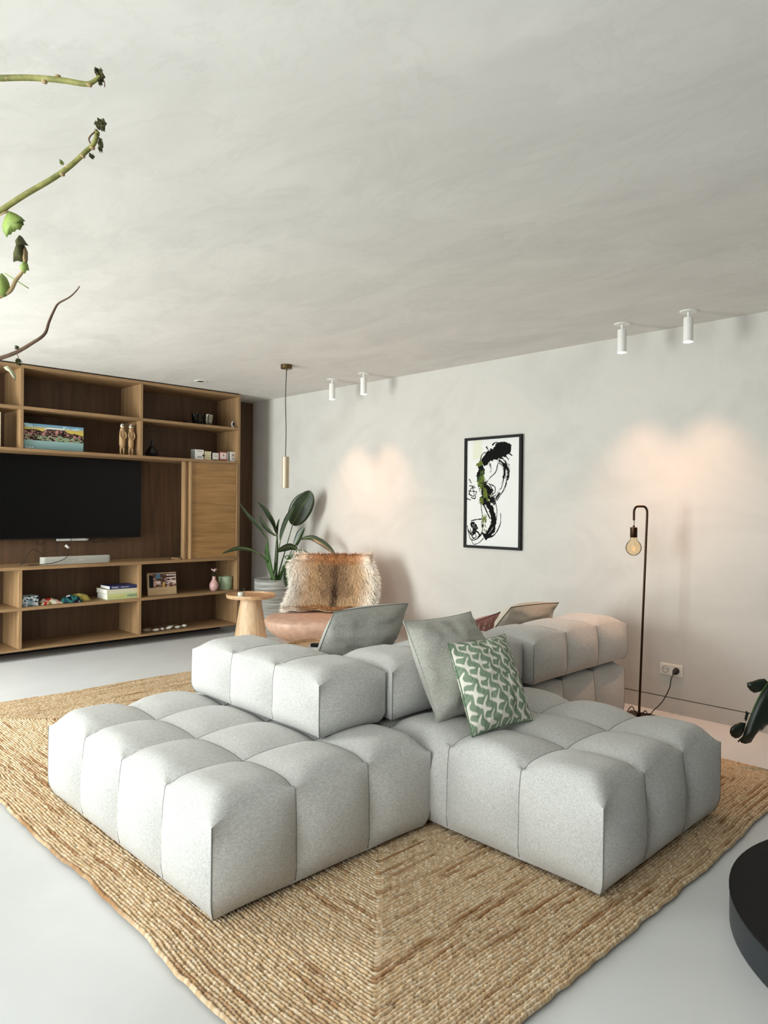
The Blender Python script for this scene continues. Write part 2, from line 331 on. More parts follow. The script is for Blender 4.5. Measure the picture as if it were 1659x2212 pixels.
# ------------------------------------------------------------------ sofa modules
def module(name, label, xs, ys, z0, ze, zd, group, cover=(), e_seam=.40, B=.032, base=None, mat=None, flat=''):
    root = thing(name, label, 'sofa', ((xs[0]+xs[-1])/2, (ys[0]+ys[-1])/2, base if base is not None else z0), group)
    n = 16; sv = .5-.5*np.cos(np.pi*np.arange(n+1)/n); nw = 14; wv = 1-(1-np.linspace(0, 1, nw+1))**1.3
    rise = lambda a: 1-(1-a)**2.8
    riso = lambda a: 1-(1-np.minimum(a/.60, 1))**2.4
    def both(s, lo, hi, fo, fs):
        a = np.minimum(s/.5, 1); b_ = np.minimum((1-s)/.5, 1)
        return np.where(s <= .5, fo(a) if lo else fs(a), fo(b_) if hi else fs(b_))
    prof = lambda s, lo, hi: both(s, lo, hi, riso, lambda a: e_seam+(1-e_seam)*rise(a))
    sprof = lambda s, lo, hi: both(s, lo, hi, lambda a: 1-(1-a)**2.2, lambda a: -.45+1.45*rise(a))
    mask = lambda s, lo, hi: both(s, lo, hi, lambda a: 1-(1-a)**1.7, lambda a: .82+.18*rise(a))
    shape = lambda w: np.interp(w, [0, .1, .25, .45, .65, .85, 1], [0, .45, .85, 1.0, .9, .5, .0])
    roll = lambda w: .030*np.clip((w-.5)/.5, 0, 1)**2.2
    tuck = lambda w: .022*np.clip(1-w/.24, 0, 1)**2
    lift = .030
    nx, ny = len(xs)-1, len(ys)-1
    for i in range(nx):
        for j in range(ny):
            xa, xb, ya, yb = xs[i], xs[i+1], ys[j], ys[j+1]; lo, hi, bo, to = i == 0, i == nx-1, j == 0, j == ny-1
            S, T = np.meshgrid(sv, sv, indexing='ij'); Fx = prof(S, lo, hi); Fy = prof(T, bo, to)
            dome = zd-(0.024 if (i, j) in cover else 0); mS = mask(S, lo, hi); mT = mask(T, bo, to)
            z1 = ze+lift*mS*mT
            z1 = np.where(True, ze+lift*np.where(Fx < Fy, mT, mS), z1)
            Z = z1+(dome-z1)*Fx*Fy
            X = xa+(xb-xa)*S; Y = ya+(yb-ya)*T; bx = roll(1.0)*mT; by = roll(1.0)*mS; fall = lambda q: np.clip(1-q/.45, 0, 1)**2
            if lo: X = X+bx*fall(S)
            if hi: X = X-bx*fall(1-S)
            if bo: Y = Y+by*fall(T)
            if to: Y = Y-by*fall(1-T)
            gs = [(np.stack([X, Y, Z], -1).reshape(-1, 3), gridfaces(n+1, n+1))]
            def side(axis, val, sgn, A, Bv, l, h, key):
                TT, WW = np.meshgrid(sv, wv, indexing='ij'); mm = mask(TT, l, h); Bq = .003 if key in flat else B
                offs = Bq*sprof(TT, l, h)*shape(WW)-roll(WW)*mm-tuck(WW)
                Q = A+(Bv-A)*TT+(tuck(WW)*(1-TT)**5 if l else 0)-(tuck(WW)*TT**5 if h else 0); Zz = z0+.005*mm+(ze+lift*mm-z0-.005*mm)*WW; P = val+sgn*offs
                # the ends of the strip follow the neighbouring side's roll at the top
                if axis == 0 or True:
                    e = roll(WW)*0
                gs.append((np.stack([P, Q, Zz] if axis == 0 else [Q, P, Zz], -1).reshape(-1, 3), gridfaces(n+1, nw+1, flip=(sgn > 0) == (axis == 1))))
            if lo: side(0, xa, -1, ya, yb, bo, to, 'a')
            if hi: side(0, xb, 1, ya, yb, bo, to, 'b')
            if bo: side(1, ya, -1, xa, xb, lo, hi, 'c')
            if to: side(1, yb, 1, xa, xb, lo, hi, 'd')
            mk('tufted_panel', weld(join(*gs), 4e-4), mat or M_SOFA, root, True, 66)
    def topz(S, i, j, along):  # height of the crease
        return None
    for key, A, Bs in (('x', xs, ys), ('y', ys, xs)):
        for c_ in A[1:-1]:
            pts = []; L0, L1 = Bs[0], Bs[-1]; off = -.45*B-.004
            k0, k1 = (('c', 'd') if key == 'x' else ('a', 'b'))
            dn = lambda key_: (-.45*(.003 if key_ in flat else B))
            for w in np.linspace(.03, 1, 9): pts.append((L0-(dn(k0)*shape(w)-roll(w)*.82-tuck(w)), z0+.004+(ze+lift*.82-z0-.004)*w))
            for m_ in range(len(Bs)-1):
                for t_ in sv[1:-1]:
                    f_ = float(prof(np.array(t_), m_ == 0, m_ == len(Bs)-2)); fx_ = e_seam; mS = .82; mTv = float(mask(np.array(t_), m_ == 0, m_ == len(Bs)-2))
                    z1_ = ze+lift*(mTv if fx_ < f_ else mS); q = Bs[m_]+(Bs[m_+1]-Bs[m_])*t_
                    fl_ = lambda r_: max(0, 1-r_/.45)**2
                    if m_ == 0: q += roll(1.0)*mS*fl_(t_)
                    if m_ == len(Bs)-2: q -= roll(1.0)*mS*fl_(1-t_)
                    pts.append((q, z1_+(zd-z1_)*fx_*f_))
            for w in np.linspace(1, .03, 9): pts.append((L1+(dn(k1)*shape(w)-roll(w)*.82-tuck(w)), z0+.004+(ze+lift*.82-z0-.004)*w))
            P3 = [((c_, p[0], p[1]) if key == 'x' else (p[0], c_, p[1])) for p in pts]
            mk('crease_line', tube(P3, .0020, 6), M_SEAM, root, True)  # darker tube added along the crease to draw its shade line between tufts
    mk('underside', box(xs[0]+.035, xs[-1]-.035, ys[0]+.035, ys[-1]-.035, z0+.012, z0+.04), M_RECESS, root)
    for x in (xs[0], xs[-1]):
        for y in (ys[0], ys[-1]):
            kx = 1 if x == xs[0] else -1; ky = 1 if y == ys[0] else -1
            mk('corner_seam', tube([(x+kx*float(tuck(w)), y+ky*float(tuck(w)), z0+(ze-z0)*w) for w in (.0, .05, .1, .15, .2, .3, .6, 1.0)], .0022, 6), M_SEAM, root, True)
    if base is not None:
        for x in (xs[0]+.12, xs[-1]-.12):
            for y in (ys[0]+.12, ys[-1]-.12): mk('foot', lathe([(.03, 0), (.03, z0-base+.002)], (x, y, base), 16), M_BLACK, root)
    return root
SG = 'tufted grey sofa modules'
ZB, ZE, ZD = .033, .343, .426
module('sofa_module', 'large grey tufted seat module at the front left with the nearest bottom corner', [3.69, 4.05, 4.41, 4.765, 5.12], [-3.56, -3.215, -2.865, -2.525], ZB, ZE, ZD, SG, cover=[(0, 2), (1, 2), (2, 2)], base=RUGZ, flat='d')
module('sofa_module', 'grey tufted seat module at the front right that carries the green bird cushion', [4.48, 4.835, 5.19, 5.545, 5.90], [-2.515, -2.17, -1.825, -1.48], ZB, ZE, ZD, SG, cover=[(0, 0), (0, 1), (0, 2)], base=RUGZ, flat='ad')
module('sofa_module', 'grey tufted seat module nearest the plaster wall, below the backrest beside the floor lamp', [3.50, 3.85, 4.2, 4.55, 4.90], [-1.465, -1.11, -.755, -.40], ZB, ZE, ZD, SG, cover=[(3, 0), (3, 1), (3, 2)], base=RUGZ, flat='c')
module('sofa_module', 'grey tufted seat module on the far side, hidden behind the low backrests', [3.70, 4.08, 4.455], [-2.49, -2.16, -1.83, -1.50], ZB, ZE, ZD, SG, base=RUGZ, flat='abcd')
BB, BE, BD = .404, .628, .682
module('back_block', 'low grey three-tuft backrest block standing on the front left seat module', [3.80, 4.145, 4.49, 4.835], [-2.895, -2.515], BB, BE, BD, 'tufted backrest blocks', flat='d')
module('back_block', 'low grey backrest block behind the leaning grey and green cushions', [4.47, 4.86], [-2.495, -2.16, -1.825, -1.49], BB, BE, BD, 'tufted backrest blocks', flat='cd')
module('back_block', 'low grey backrest block nearest the floor lamp, tinted warm by the spotlights', [4.53, 4.92], [-1.472, -1.115, -.76, -.405], BB, BE, BD, 'tufted backrest blocks', flat='c')
# ------------------------------------------------------------------ cushions
def fit_v(BL, BR, pTL, pTR):
    A = []; b_ = []
    for P, (px, py) in ((BL, pTL), (BR, pTR)):
        d = ray(px, py); d = d/np.linalg.norm(d); K = np.array([[0, -d[2], d[1]], [d[2], 0, -d[0]], [-d[1], d[0], 0]])
        A.append(K); b_.append(-K@(P-CAM))
    return np.linalg.lstsq(np.concatenate(A), np.concatenate(b_), rcond=None)[0]
def cushion(name, label, BL, BR, TL, TR, th, mat, n=28, colfn=None, group=None, wr=.006, seed=1, concave=.05, seam=None, gus=0.0):
    BL, BR, TL, TR = [np.array(q, float) for q in (BL, BR, TL, TR)]
    c = (BL+BR)/2; root = thing(name, label, 'cushion', (c[0], c[1], min(BL[2], BR[2])), group)
    U = (BR-BL+TR-TL)/2; V = (TL-BL+TR-BR)/2; N = np.cross(U, V); N /= np.linalg.norm(N)
    if N@(CAM-c) < 0: N = -N
    s = np.linspace(-1, 1, n+1); s = np.sign(s)*(1-(1-np.abs(s))**1.25)
    a, b_ = np.meshgrid(s, s, indexing='ij')
    a2 = a*(1-concave*(1-b_**2)*np.abs(a)**2); b2 = b_*(1-concave*(1-a**2)*np.abs(b_)**2)
    def pos(a, b_): u = (a+1)/2; v = (b_+1)/2; return ((1-u)*(1-v))[..., None]*BL+(u*(1-v))[..., None]*BR+((1-u)*v)[..., None]*TL+(u*v)[..., None]*TR
    P = pos(a2, b2); tk = th/2*((1-np.abs(a)**2.3)*(1-np.abs(b_)**2.3))**.62
    edge = np.minimum(1-np.abs(a), 1-np.abs(b_))
    w = (fbm(a*2.6+seed*9, b_*2.6, seed)-.5)*wr*6*np.clip(edge*6, 0, 1)+(fbm(a*1.5+b_*4, b_*6+seed, seed+7, 2)-.5)*wr*3.5*np.clip(edge*8, 0, 1)
    front = P+N*(tk+w)[..., None]; back = P-N*(tk)[..., None]
    if colfn is not None: cf = colfn((a+1)/2, (b_+1)/2).reshape(-1, 3)
    F = gridfaces(n+1, n+1); chk = np.cross(front[1, 0]-front[0, 0], front[0, 1]-front[0, 0])@N
    o1 = mk('cover_front', (front.reshape(-1, 3), F if chk > 0 else [q[::-1] for q in F]), mat, root, True, cols=cf if colfn is not None else None)
    mk('cover_back', (back.reshape(-1, 3), [q[::-1] for q in F] if chk > 0 else F), mat, root, True, cols=cf if colfn is not None else None)
    e = np.concatenate([P[:, 0], P[-1, 1:], P[-2::-1, -1], P[0, -2::-1]]); mk('piping', tube(e, .0028, 6, False), seam or mat, root, True, cols=None)
    return root
# 1 grey cushion with folded bottom leaning on the middle backrest
zb = .425
BL = at(945, 1562, 2, zb); BR = at(1088, 1520, 2, zb); Vv = fit_v(BL, BR, (874, 1352), (1014, 1312))
cushion('cushion', 'plain grey cushion leaning behind the green bird cushion', BL, BR, BL+Vv, BR+Vv, .23, M_CUSH, wr=.008, seed=3)
# 2 green bird cushion
BIRD = [(.02, .50), (.10, .56), (.20, .53), (.30, .56), (.36, .62), (.34, .74), (.30, .90), (.36, .97), (.44, .86), (.52, .66), (.62, .60), (.74, .60), (.86, .70), (.98, .74), (.96, .66), (.86, .56),
        (.74, .48), (.66, .44), (.72, .30), (.80, .12), (.70, .10), (.58, .24), (.50, .40), (.38, .44), (.24, .42), (.10, .44)]
GREEN = np.array(lin('8c9d88')); GREEN2 = np.array(lin('788b76')); PALE = np.array(lin('e2dfd5')); DKG = np.array(lin('5f7662'))
def birds(u, v):
    col = GREEN*(1-0*u[..., None])+(GREEN2-GREEN)*fbm(u*6, v*6, 3)[..., None]
    X = v*6.6+.15*np.sin(u*9); Y = u*5.6; ci = np.floor(X); Y2 = Y+(ci % 2)*.5; fx = X-ci; fy = Y2-np.floor(Y2)
    m = np.zeros(u.shape, bool)
    for dx in (-1, 0, 1):
        Yd = Y+((ci+dx) % 2)*.5; fyd = Yd-np.floor(Yd)
        for dy in (-1, 0, 1): m |= inpoly((fx-dx)*.80+.10, fyd-dy, [((x-.5)*1.18+.5, (y-.5)*1.12+.5) for x, y in BIRD])
    ln = np.abs(((Y2+.12*np.sin(X*6.28)) % 1)-.03) < .022
    col[ln] = DKG; col[m] = PALE; return col
BL = at(1020, 1592, 2, zb); BR = at(1150, 1556, 2, zb); Vv = fit_v(BL, BR, (968, 1392), (1090, 1368))
cushion('cushion', 'green cushion printed with pale flying birds, leaning at the front of the sofa', BL, BR, BL+Vv, BR+Vv, .16, M_TEX, n=150, colfn=birds, wr=.004, seed=5, seam=plain('green_piping', '5d775b', .9))
# 3 grey cushion on the far side
TL = at(722, 1322, 0, 4.34); TR = at(881, 1304, 0, 4.34)
cushion('cushion', 'grey cushion with dark piping behind the low backrests, in front of the leather chair', (4.14, -2.40, .43), (4.14, -1.88, .43), TL, TR, .24, M_CUSH, seed=8, concave=-.03, wr=.009, seam=M_SEAM)
# 4 beige cushion by the wall
TL = at(1104, 1312, 0, 4.44); TR = at(1207, 1302, 0, 4.44)
cushion('cushion', 'warm beige cushion lying over the backrest nearest the wall', (4.20, TL[1]-.03, .43), (4.20, TR[1]-.05, .43), TL, TR, .22, M_CUSHB, seed=12, concave=-.03, wr=.008, seam=plain('brown_piping', '5a4a3a', .9))
# 5 pink leaf cushion
PINK = np.array(lin('b07f78')); PINKP = np.array(lin('dcc0b4'))
def sprigs(u, v):
    col = np.ones(u.shape+(3,))*PINK; fx = (u*6+.3*np.floor(v*5)) % 1; fy = (v*5) % 1
    m = ((np.abs(fx-.5-.3*(fy-.5)) < .10*np.sin(np.pi*np.clip(fy*1.25, 0, 1))+.005)) | ((np.abs(fx-.25-.5*fy) < .05) & (fy > .3) & (fy < .8)); col[m] = PINKP; return col
TR = at(1081, 1322, 0, 4.40)
cushion('cushion', 'dusty pink cushion with pale leaf sprigs beside the beige cushion', (4.20, TR[1]-.42, .43), (4.20, TR[1]-.04, .43), TR+np.array([0, -.36, -.045]), TR, .12, M_TEX, n=70, colfn=sprigs, seed=15, seam=plain('plum_piping', '4d3a3a', .9))
# 6 fringed dark cushion, only its tassels and a corner show
TL = at(866, 1372, 0, 4.36); TR2 = at(935, 1338, 0, 4.36)
fr = cushion('cushion', 'dark brown striped cushion with fringe, mostly hidden behind the plain grey cushion', (4.22, -1.79, .43), (4.22, -1.50, .43), (4.36, -1.77, .705), (4.36, -1.50, .705), .09, plain('dark_stripe_cloth', '4a4038', .95, 0, .5, 40), seed=21)
for k in range(12):
    y = -1.76+k*.025; mk('tassel', tube(smoothpath([(4.36, y, .70), (4.37, y+.004, .722), (4.385, y+.01*random.uniform(-1, 1), .71)], 6), [.004, .005, .002], 5), plain('tassel_yarn', '8c8272', .95) if k == 0 else MATS['tassel_yarn'], fr, True)
# ------------------------------------------------------------------ oak shelving unit
D = .462; T_ = .028
YR, YM, YL, YF = -.4596, -1.575, -2.667, -3.76        # right-hand faces of the uprights
SHZ = {'top': 2.588, 's2': 2.227, 's1': 1.860, 'tv': .821, 's3': .465, 'bot': .105}
sh = thing('shelving_unit', 'tall built-in oak shelving unit along the left wall around the television', 'shelf', (.23, -2.1, 0))
def board(nm, x0, x1, y0, y1, z0, z1, m): return mk(nm, box(x0, x1, y0, y1, z0, z1), m, sh, bevel=.0015)
for ya, yb in ((YF-.5, YL-T_), (YL-T_, YM-T_), (YM-T_, YR)):
    mk('back_panel', box(.004, .02, ya+.001, yb-.001, .08, 2.588), M_BACK, sh)
board('end_panel', .02, D, YR-T_, YR, .084, 2.588, M_OAKZ)
for y in (YM, YL, YF):
    for z0, z1 in ((SHZ['s2'], SHZ['top']-T_), (SHZ['s1'], SHZ['s2']-T_), (SHZ['s3'], SHZ['tv']-T_), (SHZ['bot'], SHZ['s3']-T_)):
        board('upright', .02, D-.002, y-T_, y, z0, z1, M_OAKZ)
ends = [(YF-.5, YR-T_)]
for k, z in SHZ.items():
    board('shelf_board', .02, D, YF-.5, YR-T_, z-(T_ if k != 'bot' else .021), z, M_OAKY)
mk('plinth', box(.02, .115, YF-.5, YR-.02, 0, .084), M_RECESS, sh)  # unit floats on the wall; black box stands in for deep shade beneath
mk('shadow_gap', box(.03, D-.02, YF-.5, YR-.005, 2.588, 2.598), M_RECESS, sh)
# cabinet with its oak door in the television bay
za, zc = SHZ['tv'], SHZ['s1']-T_
cab = mk('cabinet_side', box(.36, .43, -1.105, -1.083, za, zc), M_OAKZ, sh, bevel=.0015); mk('cabinet_stile', box(.36, .425, -1.078, -1.062, za, zc), M_OAKZ, sh, bevel=.0015)
dr = mk('door', box(.445, .460, -1.040, YR-T_-.022, za+.012, zc-.012), M_DOOR, sh)
for g_ in (box(.41, .475, -1.058, -1.042, za+.002, zc-.002), box(.43, .470, YR-T_-.020, YR-T_-.002, za+.002, zc-.002), box(.43, .466, -1.040, YR-T_-.022, zc-.011, zc-.002), box(.43, .466, -1.040, YR-T_-.022, za+.001, za+.010)):
    mk('door_frame', g_, M_OAKZ, dr, bevel=.001)
# television
tvz0, tvz1, tvy0, tvy1 = 1.046, 1.826, -3.02, -1.425
tv = thing('television', 'large wide black television mounted in the shelving unit', 'television', (.1, (tvy0+tvy1)/2, tvz0))
mk('housing', box(.075, .118, tvy0, tvy1, tvz0, tvz1), M_BLACK, tv, bevel=.003); mk('screen', box(.118, .1195, tvy0+.008, tvy1-.008, tvz0+.012, tvz1-.008), M_SCREEN, tv)
mk('wall_bracket', box(.02, .075, -2.4, -2.0, 1.25, 1.6), M_BLACK, tv)
# soundbar
p0, p1 = at(92, 1217, 0, .33), at(240, 1212, 0, .33)
sb = thing('soundbar', 'pale grey soundbar lying on the shelf under the television', 'speaker', (.3, (p0[1]+p1[1])/2, SHZ['tv']))
def rbox(x0, x1, y0, y1, z0, z1, r, n=6):
    pts = []
    for cx, cy, a in ((x1-r, y1-r, 0), (x0+r, y1-r, 90), (x0+r, y0+r, 180), (x1-r, y0+r, 270)):
        for k in range(n+1): an = R(a+90*k/n); pts.append((cx+r*math.cos(an), cy+r*math.sin(an)))
    m = len(pts); V = [(x, y, z0) for x, y in pts]+[(x, y, z1) for x, y in pts]
    return V, [tuple(reversed(range(m))), tuple(range(m, 2*m))]+[(k, (k+1) % m, m+(k+1) % m, m+k) for k in range(m)]
M_MESHG = plain('speaker_cloth', 'a9a89f', .85, 0, .12, 300)
mk('grille', rbox(.23, .33, p0[1], p1[1], SHZ['tv'], SHZ['tv']+.062, .03), M_MESHG, sb, True, 40); mk('top_plate', rbox(.232, .328, p0[1]+.002, p1[1]-.002, SHZ['tv']+.062, SHZ['tv']+.066, .03), plain('soundbar_top', 'c4c3bc', .5), sb, True, 40)
text('lettering', 'SONOS', .016, (.3312, (p0[1]+p1[1])/2+.03, SHZ['tv']+.032), (0, 1, 0), (0, 0, 1), M_WHITE, sb, .05)
# power strip and cables under the television
q0, q1 = at(124, 1166, 0, .06), at(190, 1163, 0, .06)
tag(mk('power_strip', box(.03, .07, q0[1], q1[1], q0[2]-.012, q0[2]+.03), M_WHITE), 'white power strip fixed behind the lower edge of the television', 'power strip')
def wire(name, label, pts, r=.0032, n=40, extra=None):
    o = mk(name, tube(smoothpath(pts, n), r, 6), M_CABLE, None, True); return tag(o, label, 'cable')
cx = .09
wire('cable', 'black cable loop hanging at the left below the television', [at(77, 1160, 0, cx), at(80, 1172, 0, cx), at(88, 1176, 0, cx), at(97, 1168, 0, cx), at(101, 1160, 0, cx)])
wire('cable', 'black cable arching left from the soundbar onto the shelf', [(.25, p0[1]-.01, SHZ['tv']+.02), at(90, 1200, 0, .25), at(80, 1189, 0, .25), at(70, 1187, 0, .25), at(58, 1200, 0, .25), at(50, 1216, 0, .25), (.26, at(44, 1220, 0, .26)[1], SHZ['tv']+.004)])
wire('cable', 'black cable running from the television down behind the soundbar', [at(113, 1162, 0, cx), at(124, 1175, 0, cx), at(131, 1190, 0, .12), at(138, 1199, 0, .18)])
ct = thing('cable', 'black cable with a white tag draped over the soundbar', 'cable', tuple(at(145, 1190, 0, cx)))
mk('cord', tube(smoothpath([at(154, 1163, 0, cx), at(149, 1178, 0, cx), at(148, 1190, 0, .25), at(146, 1200, 0, .34), at(136, 1209, 0, .345), at(110, 1217, 0, .36), (.36, at(60, 1222, 0, .36)[1], SHZ['tv']+.004)], 50), .0032, 6), M_CABLE, ct, True)
tp = at(145, 1181, 0, .11); mk('tag', obox(tp, (1, 0, 0), (0, .8, -.6), (0, .6, .8), .004, .045, .022), M_WHITE, ct)
wire('cable', 'black cable sagging in a long curve at the right below the television', [at(184, 1161, 0, cx), at(195, 1169, 0, cx), at(212, 1171, 0, cx), at(230, 1166, 0, cx), at(236, 1161, 0, cx)])
wire('cable', 'short black cable loop nearest the right corner of the television', [at(232, 1160, 0, cx), at(243, 1168, 0, cx), at(252, 1167, 0, cx), at(260, 1158, 0, cx)])
# glass pane leaning in the niche
gp = at(397, 1205, 0, .3); fo = thing('glass_stand', 'small clear glass stand in the niche beside the oak door', 'photo stand', (.33, -1.14, SHZ['tv']))
mk('glass', obox((.33, -1.135, SHZ['tv']+.115), (1, 0, 0), (0, 1, 0), (0, .06, 1), .15, .004, .21), M_CLEAR, fo); mk('foot', box(.26, .40, -1.155, -1.125, SHZ['tv'], SHZ['tv']+.014), M_OAKY, fo)
# ---------------- things on the upper shelves
z2, z1, z3, z4 = SHZ['s2'], SHZ['s1'], SHZ['s3'], SHZ['bot']
def onsh(px, x, z): p = at(px, 900, 0, x); return (x, p[1], z)
c = onsh(400, .28, z2); tag(mk('lens_cap', lathe([(.034, 0), (.036, .012), (.03, .03), (.016, .04), (.002, .043)], c, 20), M_BLACK, None, True), 'small black dome-shaped object left of the metal votive holders', 'ornament')
def votive(px, label, mat):
    c = onsh(px, .26, z2); n = 20; V, F = [], []; pr = [(.042, 0), (.044, .01), (.052, .06), (.058, .128), (.062, .132), (.056, .128), (.045, .03), (.0, .03)]
    v, f = lathe(pr[:-1], c, n, False); v = [tuple(np.array(p)+np.array([p[0]-c[0], p[1]-c[1], 0])*(.06*((i//3+i//n) % 2))) for i, p in enumerate(v)]
    root = thing('votive_holder', label, 'candle holder', c, 'hammered votive holders'); mk('cup', (v, f+[tuple(reversed(range(n)))]), mat, root); mk('candle', lathe([(.04, .03), (.042, .05)], c, 16), M_WHITE, root)
votive(426, 'dark hammered metal votive holder on the top right shelf', plain('smoked_mercury', '2a2723', .18, .85, .5, 60))
votive(449.5, 'silver hammered metal votive holder next to the dark one', plain('silver_mercury', '8d877a', .2, .9, .5, 60))
c = onsh(505.5, .36, z2)
ca = thing('security_camera', 'tiny white round camera with a black face at the shelf end', 'camera', c)
mk('body', ([(x+c[0], y+c[1], z+c[2]+.047) for x, y, z in [(q[2]-.012, q[0], q[1]) for q in lathe([(.028, 0), (.034, .006), (.034, .022), (.030, .028)], (0, 0, 0), 24)[0]]], lathe([(.028, 0), (.034, .006), (.034, .022), (.030, .028)], (0, 0, 0), 24)[1]), M_WHITE, ca, True, 40)
mk('face', ([(x+c[0]+.0165, y+c[1], z+c[2]+.047) for x, y, z in [(q[2], q[0], q[1]) for q in lathe([(.027, 0), (.027, .002)], (0, 0, 0), 24)[0]]], lathe([(.027, 0), (.027, .002)], (0, 0, 0), 24)[1]), M_SCREEN, ca)
mk('stand', box(c[0]-.02, c[0]+.012, c[1]-.022, c[1]+.022, c[2], c[2]+.022), M_WHITE, ca, bevel=.003)
# landscape painting
def mountains(u, v):
    col = np.zeros(u.shape+(3,)); n1 = fbm(u*9, v*9, 2); n2 = fbm(u*26, v*20, 9, 2); n3 = fbm(u*40, v*8, 14, 2)
    blue = np.array(lin('6892ad')); sky2 = np.array(lin('9fc0c8')); yel = np.array(lin('c4ad58')); tealw = np.array(lin('7f9c9b')); pale = np.array(lin('d7dfd6'))
    ridge = np.interp(u, [0, .2, .3, .38, .66, .72, .80, .84, 1.0], [.74, .77, .70, .82, .82, .72, .68, .70, .62])
    t_ = np.clip((v-.80)/.14, 0, 1)[..., None]; col[:] = yel*(1-t_)+blue*t_; col[(n1 > .62) & (v > .85)] = sky2
    base = np.where(n3[..., None] > .58, np.array(lin('b07d79')), np.array(lin('5a443d'))); base = np.where((n2 < .40)[..., None], np.array(lin('241b19')), base)
    base = np.where(((v < .52+.1*n1) & (n2 > .55))[..., None], np.array(lin('7d9473')), base)
    m = (v < ridge) & (v > .34); col[m] = base[m]; col[np.abs(v-ridge) < .014] = np.array(lin('1b1614'))
    cl = (np.abs(u-.5) < .17) & (v > ridge+.01) & (v < ridge+.055+.02*n1); col[cl] = pale
    w = v <= .34+.02*n1; tt = (v/.34)[..., None]; col[w] = (tealw*(.8+.4*tt))[w]
    lb = (u > .02) & (u < .15) & (v > .03) & (v < .085); col[lb & (fbm(u*60, v*30, 4, 1) > .5)] = np.array(lin('e0ded5')); return col
pa, pb = at(51.5, 969, 0, .42), at(180, 976, 0, .42); ph = at(180, 924, 0, .42)[2]-z1
pt = thing('landscape_painting', 'small wide painted canvas of rocky mountains above blue water', 'painting', (.41, (pa[1]+pb[1])/2, z1))
mk('canvas', box(.400, .419, pa[1], pb[1], z1, z1+ph), M_WHITE, pt)
g_, cc = panel(150, 62, (.4195, pa[1], z1), (0, pb[1]-pa[1], 0), (0, 0, ph), mountains); mk('painted_face', g_, M_PRINT, pt, cols=cc)
tag(mk('cream_board', box(.40, .43, -3.3, at(1.5, 930, 0, .43)[1], z1, z1+.30), plain('cream_card', 'd8cfae', .8), bevel=.002), 'cream coloured board on the upper shelf cut off by the left edge', 'board')
# meerkat figurines
def meerkat(px, label, lean):
    c = onsh(px, .38, z1); root = thing('meerkat_figurine', label, 'figurine', c, 'carved wooden meerkats'); m = MATS.get('carved_wood') or wood('carved_wood', '9a7a52', 'c6a47a', 2, .6)
    W = MATS.get('figurine_face') or plain('figurine_face', 'e4dcc8', .7); K = M_BLACK; x, y, z = c
    def ell(cx, cy, cz, rx, ry, rz): v, f = lathe([(max(.0005, math.sin(R(q))), -math.cos(R(q))) for q in range(0, 181, 18)], (0, 0, 0), 14, False); return [(cx+a*rx, cy+b_*ry, cz+d_*rz) for a, b_, d_ in v], f
    prof = [(.004, .06), (.022, .07), (.029, .10), (.030, .16), (.027, .22), (.021, .255), (.017, .268)]
    v, f = lathe(prof, (0, 0, 0), 16); v = [(x+a*.8, y+b_+lean*(d_-.06)*.0, z+d_) for a, b_, d_ in v]; mk('body', (v, f), m, root, True)
    for s_ in (-1, 1):
        mk('leg', tube([(x, y+s_*.015, z), (x, y+s_*.016, z+.04), (x, y+s_*.012, z+.085)], [.007, .009, .014], 8), m, root, True)
        mk('arm', tube(smoothpath([(x+.012, y+s_*.024, z+.225), (x+.022, y+s_*.030, z+.18), (x+.027, y+s_*.010, z+.150)], 8), [.008, .006, .004], 6), m, root, True)
    hd = mk('head', ell(x, y, z+.283, .020, .020, .022), W, root, True)
    for s_ in (-1, 1):
        mk('eye_patch', ell(x+.016, y+s_*.008, z+.287, .005, .006, .006), K, hd, True); mk('ear', ell(x, y+s_*.020, z+.292, .005, .005, .007), K, hd, True)
    mk('snout', ell(x+.020, y, z+.278, .008, .006, .005), K, hd, True)
meerkat(264.5, 'carved wooden meerkat figurine, the one nearer the painted landscape', 0); meerkat(283, 'carved wooden meerkat figurine, the one nearer the black vase', 0)
# black vase with dried flowers
c = onsh(328.5, .36, z1); va = thing('vase', 'black faceted bottle vase holding dark dried flowers on the upper shelf', 'vase', c)
mk('body', lathe([(.048, 0), (.066, .038), (.038, .082), (.016, .11), (.011, .14), (.015, .155), (.011, .158)], c, 10), plain('black_glaze', '121315', .25), va)
for k, (dy, dz) in enumerate([(-.05, .31), (-.02, .325), (.015, .32), (.05, .31), (.03, .25), (-.03, .245), (-.065, .30)]):
    st = mk('stem', tube(smoothpath([(c[0], c[1], c[2]+.14), (c[0], c[1]+dy*.35, c[2]+.2), (c[0]+.01, c[1]+dy, c[2]+dz)], 8), .0014, 5), plain('dry_stem', '3d3a2a', .9) if k == 0 else MATS['dry_stem'], va, True)
    fl = [tube([(c[0]+.01, c[1]+dy, c[2]+dz-.004), (c[0]+.01+.012*math.cos(q), c[1]+dy+.014*math.sin(q), c[2]+dz+.006)], [.002, .004], 5) for q in np.arange(0, 6.2, 1.05)]
    mk('flower_head', join(*fl), plain('dry_flower', '3a2f2c', .9) if k == 0 else MATS['dry_flower'], st, True)
